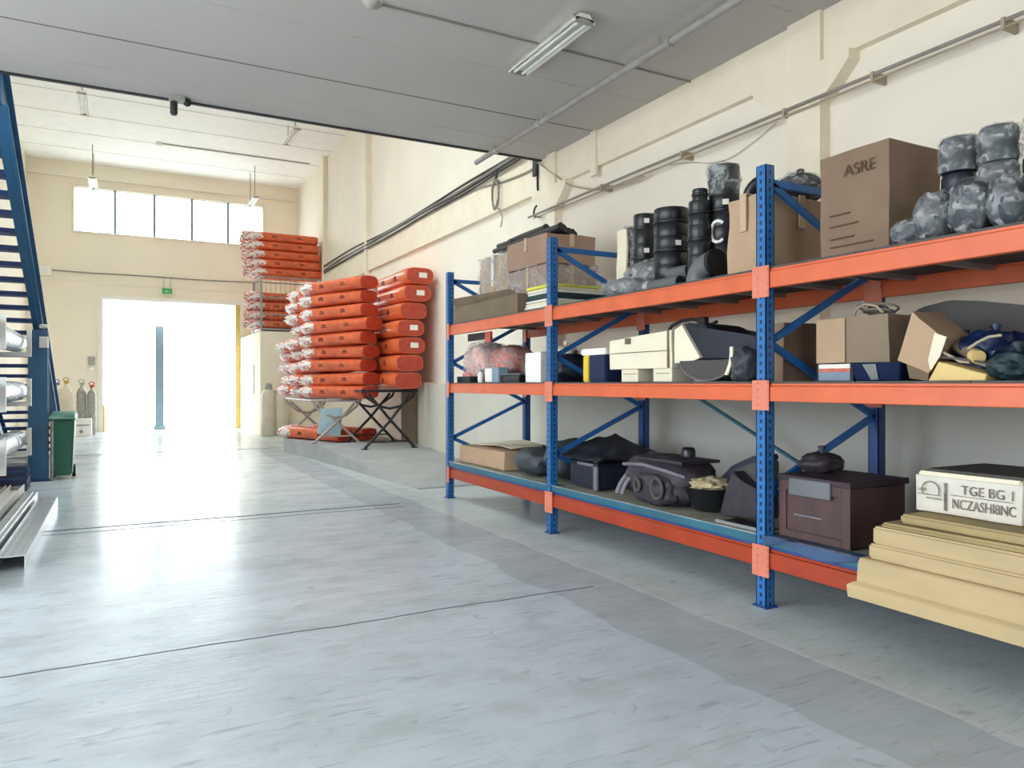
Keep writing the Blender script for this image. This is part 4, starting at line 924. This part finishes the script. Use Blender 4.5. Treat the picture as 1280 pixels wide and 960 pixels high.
# beige bottles beside the raised room
def gas(label, x, y, r, h, m, valve='brass', cap=False, group='gas cylinders'):
    t = thing('gas_cylinder', label, 'gas cylinder', (x, y, 0), group)
    MB().lathe([(r*.9, 0), (r, .03), (r, h*.82), (r*.92, h*.88), (r*.6, h*.94), (r*.3, h*.96), (r*.28, h)], x, y, 0, 24).build('cylinder_body', m, t, True)
    if cap: MB().lathe([(r*.5, 0), (r*.55, .04), (r*.5, .16), (r*.2, .2)], x, y, h*.93, 18).build('valve_cap', 'cyl_grey', t, True)
    else:
        MB().lathe([(.03, 0), (.035, .06), (.02, .1)], x, y, h, 12).tube([(x-.06, y, h+.05), (x+.08, y, h+.05)], .02, 8).build('valve', valve, t, True)
        MB().tube([(x+.07*math.cos(a), y, h+.13+.045*math.sin(a)) for a in [2*PI*k/12 for k in range(13)]], .014, 7, False).build('hand_wheel', valve, t, True)
    return t
gas('capped beige gas cylinder against the raised room', 3.78, 22.1, .2, 1.42, 'cyl_beige', cap=True)
tb_ = thing('cardboard_drum', 'plain beige drum standing next to the capped gas cylinder', 'drum', (4.15, 22.1, 0))
MB().lathe([(.2, 0), (.2, 1.28), (.19, 1.3)], 4.15, 22.1, 0).build('drum_body', 'cyl_beige', tb_, True); MB().lathe([(.21, 0), (.21, .05)], 4.15, 22.1, 1.26).build('drum_lid', 'tape', tb_, True)
gas('beige gas cylinder with a brass valve near the doorway', -1.38, 24.9, .16, 1.5, 'cyl_beige')
gas('narrow pale gas cylinder with a dark valve behind the beige one', -1.62, 25.1, .14, 1.45, 'cyl_beige', valve='navy_steel')
gas('mottled grey gas cylinder beside the doorway', -1.0, 25.1, .13, 1.45, 'cyl_grey', valve='cyl_grey')
gas('mottled grey gas cylinder with a red valve next to the door frame', -.74, 25.1, .12, 1.38, 'cyl_grey', valve='red')
t = thing('white_crate', 'low white crate in front of the gas cylinders', 'crate', (-.95, 24.6, 0))
MB().box(-1.22, -.72, 24.45, 24.8, 0, .5).bevel(.01).build('crate_body', 'white_paint', t); MB().box(-1.15, -.78, 24.44, 24.45, .3, .34).build('slot', 'cyl_grey', t); MB().tube([(-.98, 24.445, .14), (-.98, 24.43, .14)], .05, 14).build('round_badge', 'cyl_grey', t)

# ------------------------------------------------------------------ stairs, bin, storage on the west side
st = thing('steel_staircase', 'blue steel staircase with open treads rising to the mezzanine', 'staircase', (-1.6, 14, 0))
def zs(y): return 4.86-.5*(y-9.5)
for x, nm in ((-1.12, 'stringer'), (-2.1, 'stringer')):
    ya, yb_ = 9.42, 19.0
    MB().prism([(x-.015, ya, zs(ya)), (x-.015, yb_, zs(yb_)), (x-.015, yb_-.2, max(0, zs(yb_)-.3)), (x-.015, 18.2, 0.0), (x-.015, ya, zs(ya)-.46)], (.03, 0, 0)).build(nm, 'stair_blue', st)
    fl = MB(); s_ = 1
    fl.hexa([(x-.07, ya, zs(ya)-.02), (x+.07, ya, zs(ya)-.02), (x+.07, 18.9, zs(18.9)-.02), (x-.07, 18.9, zs(18.9)-.02), (x-.07, ya, zs(ya)), (x+.07, ya, zs(ya)), (x+.07, 18.9, zs(18.9)), (x-.07, 18.9, zs(18.9))])
    fl.hexa([(x-.07, ya, zs(ya)-.46), (x+.07, ya, zs(ya)-.46), (x+.07, 18.1, zs(18.1)-.46), (x-.07, 18.1, zs(18.1)-.46), (x-.07, ya, zs(ya)-.44), (x+.07, ya, zs(ya)-.44), (x+.07, 18.1, zs(18.1)-.44), (x-.07, 18.1, zs(18.1)-.44)])
    fl.build('stringer_flange', 'stair_blue', st)
for k in range(28):
    y = 9.7+k*.34; z_ = zs(y)-.2
    if z_ < .05: break
    MB().box(-2.03, -1.19, y-.13, y+.14, z_-.06, z_).build('tread', 'navy_steel', st)
t = thing('steel_column', 'blue steel column carrying the staircase', 'column', (-1.12, 13.6, 0))
MB().box(-1.25, -.99, 13.5, 13.52, 0, zs(13.6)-.47).box(-1.25, -.99, 13.68, 13.7, 0, zs(13.6)-.52).box(-1.13, -1.11, 13.52, 13.68, 0, zs(13.6)-.5).build('column_shaft', 'stair_blue', t); MB().box(-1.3, -.94, 13.45, 13.75, 0, .02).build('base_plate', 'navy_steel', t)
for zz, hh, lab in ((2.06, .17, 'white junction box fixed to the blue column'), (2.36, .06, 'narrow white bracket on the blue column above the junction box')):
    t = thing('junction_box', lab, 'electrical box', (-1.04, 13.48, zz)); MB().box(-1.1, -.98, 13.44, 13.499, zz, zz+hh).bevel(.006).build('box_body', 'white_paint', t); MB().box(-1.09, -.99, 13.434, 13.44, zz+.01, zz+hh-.01).build('cover_plate', 'lamp_white', t)
t = thing('wheelie_bin', 'green wheelie bin next to the blue column', 'bin', (-.79, 13.75, 0))
MB().hexa([(-.93, 13.55, .06), (-.67, 13.55, .06), (-.67, 13.95, .06), (-.93, 13.95, .06), (-.96, 13.45, .94), (-.63, 13.45, .94), (-.63, 14.05, .94), (-.96, 14.05, .94)]).bevel(.02, 2).build('bin_body', 'green_bin', t, True)
MB().hexa([(-.975, 13.42, .94), (-.61, 13.42, .94), (-.61, 14.1, .94), (-.975, 14.1, .94), (-.96, 13.45, 1.0), (-.63, 13.45, 1.0), (-.63, 14.06, 1.06), (-.96, 14.06, 1.06)]).bevel(.012, 2).build('lid', 'green_bin', t, True)
MB().tube([(-.92, 14.12, .98), (-.66, 14.12, .98)], .02, 8).build('handle', 'green_bin', t, True)
for x in (-.94, -.66): MB().tube([(x-.025, 13.98, .1), (x+.025, 13.98, .1)], .1, 18).build('wheel', 'black_plastic', t, True)
MB().tube([(-.93, 13.41, .0), (-.93, 13.41, .93)], .025, 10).build('pale_pole', 'cyl_grey', t, True)
# cantilever storage
t = thing('cantilever_rack', 'white cantilever rack holding long film-wrapped bundles under the staircase', 'shelving', (-1.6, 10.4, 0))
AY = (9.14, 11.6); AZ = (1.92, 1.27, .62)
for y in AY:
    MB().box(-2.05, -1.95, y-.05, y+.05, .05, 2.3).build('rack_column', 'white_paint', t); MB().box(-2.05, -1.1, y-.05, y+.05, 0, .08).build('rack_foot', 'white_paint', t)
    for z_ in AZ:
        MB().bar((-1.95, y, z_-.04), (-1.05, y, z_-.03), .05, .06).build('arm', 'white_paint', t); MB().box(-1.085, -1.035, y-.03, y+.03, z_-.06, z_+.3).build('end_stop', 'white_paint', t)
MB().bar((-2.0, AY[0], .4), (-2.0, AY[1], 1.9), .02, .05, up=(1, 0, 0)).build('rack_brace', 'white_paint', t)
lv = ['top arms', 'middle arms', 'low arms']
for i, z_ in enumerate(AZ):
    for j, (x, r, y0, y1) in enumerate(((-1.24, .13, 7.0, 11.95), (-1.53, .13, 7.2, 11.9), (-1.78, .11, 7.0, 11.8))):
        m = 'maroon' if j == 2 else 'silver_wrap'
        tt = thing('long_bundle', f'{"dark maroon" if j == 2 else "silvery film-wrapped"} long bundle on the {lv[i]}, {("outermost", "middle", "innermost")[j]} of three', 'bundle', (x, (y0+y1)/2, z_), 'long bundles on the cantilever rack')
        n = 9; pts = [(x+.012*random.uniform(-1, 1), y0+(y1-y0)*k/n, z_+r+.004) for k in range(n+1)]+[(x, y1+.12, z_+r*.8)]
        MB().tube(pts, [r*(1+.03*random.uniform(-1, 1)) for k in range(n+1)]+[r*.35], 16).build('bundle_body', m, tt, True)
        bd = MB()
        for yy in (8.4, 9.8, 11.0): bd.tube([(x, yy, z_+r+.004), (x, yy+.05, z_+r+.004)], r*1.045, 16)
        bd.build('binding_strap', 'tape_silver', tt, True)
for j in range(4):
    x = -1.2-.2*j; tt = thing('pale_profile', f'white flat profile on the rack feet, {ORD[j]} from the aisle', 'profile', (x, 9.7, .08), 'white profiles on the rack feet')
    MB().box(x-.08, x+.08, 7.6, 11.7, .082, .1).box(x-.08, x-.07, 7.6, 11.7, .1, .17).box(x+.07, x+.08, 7.6, 11.7, .1, .17).build('profile_channel', 'white_paint', tt); MB().box(x-.07, x+.07, 11.66, 11.69, .1, .15).build('end_plug', 'cyl_grey', tt)
tt = thing('blue_crate', 'dark blue plastic crate between the rack and the blue column', 'crate', (-1.35, 12.5, 0))
MB().box(-1.55, -1.15, 12.25, 12.75, 0, .36).bevel(.012).build('crate_body', 'blue_plastic', tt)
for k in range(3): MB().box(-1.15, -1.14, 12.28, 12.72, .07+.1*k, .1+.1*k).box(-1.53, -1.17, 12.242, 12.25, .07+.1*k, .1+.1*k).build('rib', 'navy_steel', tt)
# metal channels on the floor
for i, (x, y0, y1, wd, hh, z_, lab) in enumerate(((-.97, 6.4, 10.95, .12, .16, 0, 'white-grey tall metal channel on the floor next to the rack'), (-.78, 7.15, 10.7, .2, .11, 0, 'wide perforated aluminium channel on the floor beside the aisle'), (-.8, 6.3, 8.2, .1, .06, .0, ''))):
    if i == 2: x = -.90; 
    if i == 2: continue
    t = thing('metal_channel', lab, 'metal channel', (x, (y0+y1)/2, z_), 'metal channels on the floor')
    MB().box(x-wd/2, x+wd/2, y0, y1, z_+hh-.006, z_+hh).box(x-wd/2, x-wd/2+.006, y0, y1, z_, z_+hh-.006).box(x+wd/2-.006, x+wd/2, y0, y1, z_, z_+hh-.006).build('channel_body', 'alu', t)
    h_ = MB()
    if i == 1:
        for k in range(44):
            for q in (-.06, 0, .06): h_.box(x+q-.012, x+q+.012, y0+.06+k*.08, y0+.085+k*.08, z_+hh, z_+hh+.001)
    else: h_.box(x-.02, x+.02, y0+.1, y1-.1, z_+hh, z_+hh+.006)
    h_.build('slot_pattern' if i == 1 else 'rib', 'cyl_grey' if i == 1 else 'alu', t)

# ------------------------------------------------------------------ ceiling and wall fittings
def lamp(name, label, x, y0, y1, z_, hang=0, tube_m='tube'):
    t = thing(name, label, 'light fitting', (x, (y0+y1)/2, z_), 'fluorescent light fittings')
    MB().prism([(x-.05, y0, z_), (x+.05, y0, z_), (x+.11, y0, z_-.07), (x+.10, y0, z_-.075), (x+.04, y0, z_-.045), (x-.04, y0, z_-.045), (x-.10, y0, z_-.075), (x-.11, y0, z_-.07)], (0, y1-y0, 0)).build('housing', 'lamp_white', t)
    for q in (-.045, .045): MB().tube([(x+q, y0+.03, z_-.066), (x+q, y1-.03, z_-.066)], .017, 10).build('fluorescent_tube', tube_m, t, True)
    MB().box(x-.09, x+.09, y0, y0+.03, z_-.085, z_-.04).build('end_cap', 'cyl_grey', t); MB().box(x-.09, x+.09, y1-.03, y1, z_-.085, z_-.04).build('end_cap', 'cyl_grey', t)
    if hang:
        for yy in ((y0+.25), (y1-.25)): MB().tube([(x, yy, z_), (x, yy, hang)], .012, 6).build('hanging_rod', 'cable_grey', t)
    else: MB().box(x-.05, x+.05, y0+.1, y1-.1, z_, ZS-.001).build('mount', 'cyl_grey', t)
    return t
lamp('ceiling_lamp', 'twin-tube fluorescent batten fixed under the mezzanine ceiling', 3.6, 5.42, 6.66, ZS-.03)
lamp('hanging_lamp', 'hanging fluorescent fitting on the staircase side in the high hall', -.75, 18.9, 20.4, 8.0, ZF)
lamp('hanging_lamp', 'hanging fluorescent fitting near the cream wall in the high hall', 3.95, 19.0, 20.4, 8.0, ZF)
lamp('hanging_lamp', 'fluorescent fitting on long rods in front of the window end by the staircase', -.7, 24.1, 25.5, 7.42, ZF)
lamp('hanging_lamp', 'fluorescent fitting on long rods in front of the window end by the cream wall', 3.75, 24.1, 25.5, 7.4, ZF)
# pipe on hangers
t = thing('ceiling_pipe', 'grey pipe hung below the mezzanine ceiling parallel to the wall', 'pipe', (4.49, 5, 4.66))
MB().tube([(4.49, -5.5, 4.66), (4.49, 9.55, 4.66)], .036, 14).build('pipe_run', 'pipe_grey', t, True)
for y in (3.9, 5.35, 7.75, 8.9):
    MB().tube([(4.49, y-.03, 4.66), (4.49, y+.03, 4.66)], .047, 14).build('pipe_clip', 'cyl_grey', t, True)
for y in (5.5, 7.65, 9.0): MB().tube([(4.49, y, 4.69), (4.49, y, ZS)], .008, 6).build('hanger', 'cable_grey', t)
# smoke detector and cameras
p = at_Y(466, 10, 6.15); k_ = 1; px_, py_ = p.x, 6.15
t = thing('smoke_detector', 'round grey smoke detector on the mezzanine ceiling', 'detector', (px_, py_, ZS))
MB().lathe([(.07, 0), (.075, -.02), (.06, -.045), (.03, -.055), (.01, -.056)], px_, py_, ZS, 20).build('detector_body', 'cyl_grey', t, True); MB().lathe([(.085, 0), (.085, -.01)], px_, py_, ZS, 20).build('base_ring', 'lamp_white', t, True)
MB().tube([(px_+.06, py_, ZS-.012), (5.5, py_, ZS-.012)], .01, 6).build('conduit', 'cable_grey', t)
p = at_Y(220, 120, 9.2)
t = thing('edge_sensor', 'dark sensor cluster hung from the mezzanine edge', 'sensor', (p.x, 9.25, ZS))
MB().box(p.x-.07, p.x+.1, 9.18, 9.3, ZS-.06, ZS).bevel(.01).build('bracket', 'cyl_grey', t); MB().lathe([(.035, 0), (.04, -.02), (.04, -.14), (.03, -.16)], p.x-.02, 9.25, ZS-.05, 14).build('sensor_barrel', 'cable_black', t, True); MB().lump((p.x+.12, 9.25, ZS-.09), (.09, .09, .09), 3, .02, 2).build('sensor_ball', 'cable_black', t, True)
p = at_Y(199, 178, 20.5); k_ = (ZF-H)/(p.z-H); px_, py_ = p.x*k_, p.y*k_
t = thing('ceiling_box', 'small white box with a conduit on the high hall ceiling', 'electrical box', (px_, py_, ZF)); MB().box(px_-.08, px_+.08, py_-.08, py_+.08, ZF-.1, ZF).build('box_body', 'lamp_white', t); MB().tube([(px_+.08, py_, ZF-.02), (5.2, py_, ZF-.02)], .015, 6).build('conduit', 'cable_grey', t)
# exit sign
t = thing('exit_sign', 'small green exit sign hanging over the bright doorway', 'sign', (1.36, YF-.12, 4.42))
MB().box(1.2, 1.5, YF-.14, YF-.11, 4.42, 4.6).build('sign_plate', 'exit_green', t)
for x in (1.25, 1.45): MB().tube([(x, YF-.125, 4.6), (x, YF-.125, 4.95), (x, YF-.01, 4.95)], .008, 6).build('hanger', 'cable_grey', t)
MB().tube([(1.3, YF-.145, 4.5), (1.35, YF-.145, 4.5)], .022, 8).build('pictogram', 'paper', t)
MB().bar((1.36, YF-.143, 4.51), (1.46, YF-.143, 4.51), .02, .006).build('arrow', 'paper', t)
t = thing('wall_switch', 'small grey switch panel on the far wall beside the doorway', 'switch', (-.78, YF-.02, 1.9)); MB().box(-.88, -.7, YF-.05, YF-.001, 2.1, 2.35).bevel(.006).build('panel', 'cyl_grey', t); MB().box(-.86, -.72, YF-.05, YF-.001, 1.9, 2.02).bevel(.006).build('socket', 'white_paint', t)
# cables
def cable(name, label, pts, r, m, group=None, sub=6):
    pts = [Vector(p) for p in pts]; out = []
    for i in range(len(pts)-1):
        p0, p1, p2, p3 = pts[max(i-1, 0)], pts[i], pts[i+1], pts[min(i+2, len(pts)-1)]
        for k in range(sub):
            t_ = k/sub; out.append(.5*((2*p1)+(p2-p0)*t_+(2*p0-5*p1+4*p2-p3)*t_*t_+(3*p1-p0-3*p2+p3)*t_**3))
    out.append(pts[-1]); o = MB().tube(out, r, 8).build(name, m, smooth=True, origin=pts[0]); tag(o, label, 'cable', group); return o
xc = XW-.158
cable('wall_conduit', 'long grey conduit fixed along the cream wall above the racking', [(xc, -5, 4.0), (xc, 2, 4.0), (xc, 4.6, 4.0), (xc, 7, 4.0), (xc, 9.6, 3.98)], .016, 'cable_grey')
cable('wall_cable', 'thin tan cable strapped beneath the long grey conduit', [(xc+.01, -5, 3.95), (xc, 2, 3.955), (xc, 4.6, 3.95), (xc+.03, 7, 3.95), (xc+.03, 9.5, 3.95)], .009, 'cable_tan')
t = thing('conduit_clips', 'row of small clips holding the grey conduit', 'clip', (xc, 5, 4)); 
for y in (2.9, 3.9, 4.8, 6.2, 7.7): MB().box(xc-.02, XW-.001, y-.012, y+.012, 3.94, 4.02).build('clip', 'cable_tan', t)
pl = [at_X(x, y, XW-.12) for x, y in ((672, 203), (690, 216), (712, 231), (745, 237), (775, 232), (805, 220))]
cable('sagging_cable', 'pale cable sagging below the end of the mezzanine slab', pl, .011, 'cable_tan')
pl = [at_X(x, y, XW-.1) for x, y in ((672, 215), (672, 235), (674, 250), (668, 262), (668, 270), (675, 271))]
cable('hanging_cable', 'black cable hanging in a hook shape below the slab bracket', pl, .015, 'cable_black')
p = at_X(671, 208, XW-.08); t = thing('slab_bracket', 'black steel bracket bolted under the slab at the wall', 'bracket', (p.x, p.y, p.z)); MB().box(p.x-.04, p.x+.04, p.y-.06, p.y+.06, p.z-.14, ZS+.2).build('plate', 'cable_black', t); MB().box(p.x-.06, p.x-.04, p.y-.08, p.y+.04, p.z-.16, p.z-.04).bevel(.01).build('junction', 'cable_black', t)
for i in range(6):
    pl = [at_X(x, y+1.7*i+random.uniform(-2, 2)*(1 if 0 < k < 5 else .3), XW-.1-.02*(i % 2)) for k, (x, y) in enumerate(((405, 333), (440, 313), (485, 288), (530, 262), (580, 232), (628, 203), (650, 190)))]
    cable('bundled_cable', f'{("black", "grey", "white-grey", "black", "grey", "black")[i]} cable of the thick wall bundle, {ORD[i]} from its top', pl, .022 if i % 2 == 0 else .016, ('cable_black', 'cable_grey', 'lamp_white', 'cable_black', 'cable_grey', 'cable_black')[i], 'cables of the thick wall bundle')
pl = [at_X(x, y, XW-.09) for x, y in ((545, 262), (575, 247), (600, 235), (630, 227), (662, 214), (670, 206))]
cable('branch_cable', 'grey cable branching off below the thick bundle', pl, .02, 'cable_grey'); 
c0 = at_X(619, 243, XW-.14); pts = []
for k in range(70):
    a = 2*PI*k/16; pts.append((XW-.14+.012*math.sin(k*.9), c0.y+(.12+.012*math.sin(k*.37))*math.cos(a), c0.z+(.22+.03*math.sin(k*.23))*math.sin(a)))
t = thing('cable_coil', 'coil of brown-grey cable hanging below the thick bundle', 'cable', c0)
MB().tube(pts, .011, 7).build('coil', 'cable_grey', t, True); q0 = at_X(618, 258, XW-.14)
MB().tube([q0, at_X(625, 262, XW-.13), at_X(628, 272, XW-.13), at_X(626, 284, XW-.13)], .012, 7).build('loose_tail', 'cable_tan', t, True); MB().tube([c0+Vector((0, 0, .2)), at_X(622, 213, XW-.12)], .02, 7).build('tie', 'cable_black', t, True)
pl = [at_Y(x, y, YF-.04) for x, y in ((60, 337), (110, 341), (180, 345), (250, 350), (318, 353))]
cable('far_wall_cable', 'dark cable running across the far wall above the doorway', pl, .02, 'cable_grey')
pl = [at_X(x, y, XW-.03) for x, y in ((837, 206), (865, 203), (890, 204), (915, 196), (945, 175), (972, 152))]
cable('thin_wire', 'thin wire drooping on the cream wall above the film-topped stack', pl, .004, 'cable_tan')

t = thing('hanging_plate', 'small red-brown plate hung under the upper orange beam of the far bay', 'plate', (3.92, 8.3, 2.03))
MB().box(3.90, 3.93, 8.05, 8.55, 2.04, 2.13).bevel(.004).build('plate', 'maroon', t); MB().box(3.90, 3.93, 7.9, 8.05, 2.0, 2.13).build('tab', 'pack_end', t)
p = at_Y(54, 338, YF-.1)
t = thing('wall_box', 'white cable box on the far wall at the end of the dark cable', 'electrical box', (p.x, YF-.1, p.z-.15))
MB().box(p.x-.1, p.x+.22, YF-.12, YF-.001, p.z-.15, p.z+.12).bevel(.02).build('box_body', 'white_paint', t); MB().box(p.x+.0, p.x+.1, YF-.13, YF-.12, p.z-.1, p.z+.06).build('cover', 'lamp_white', t)
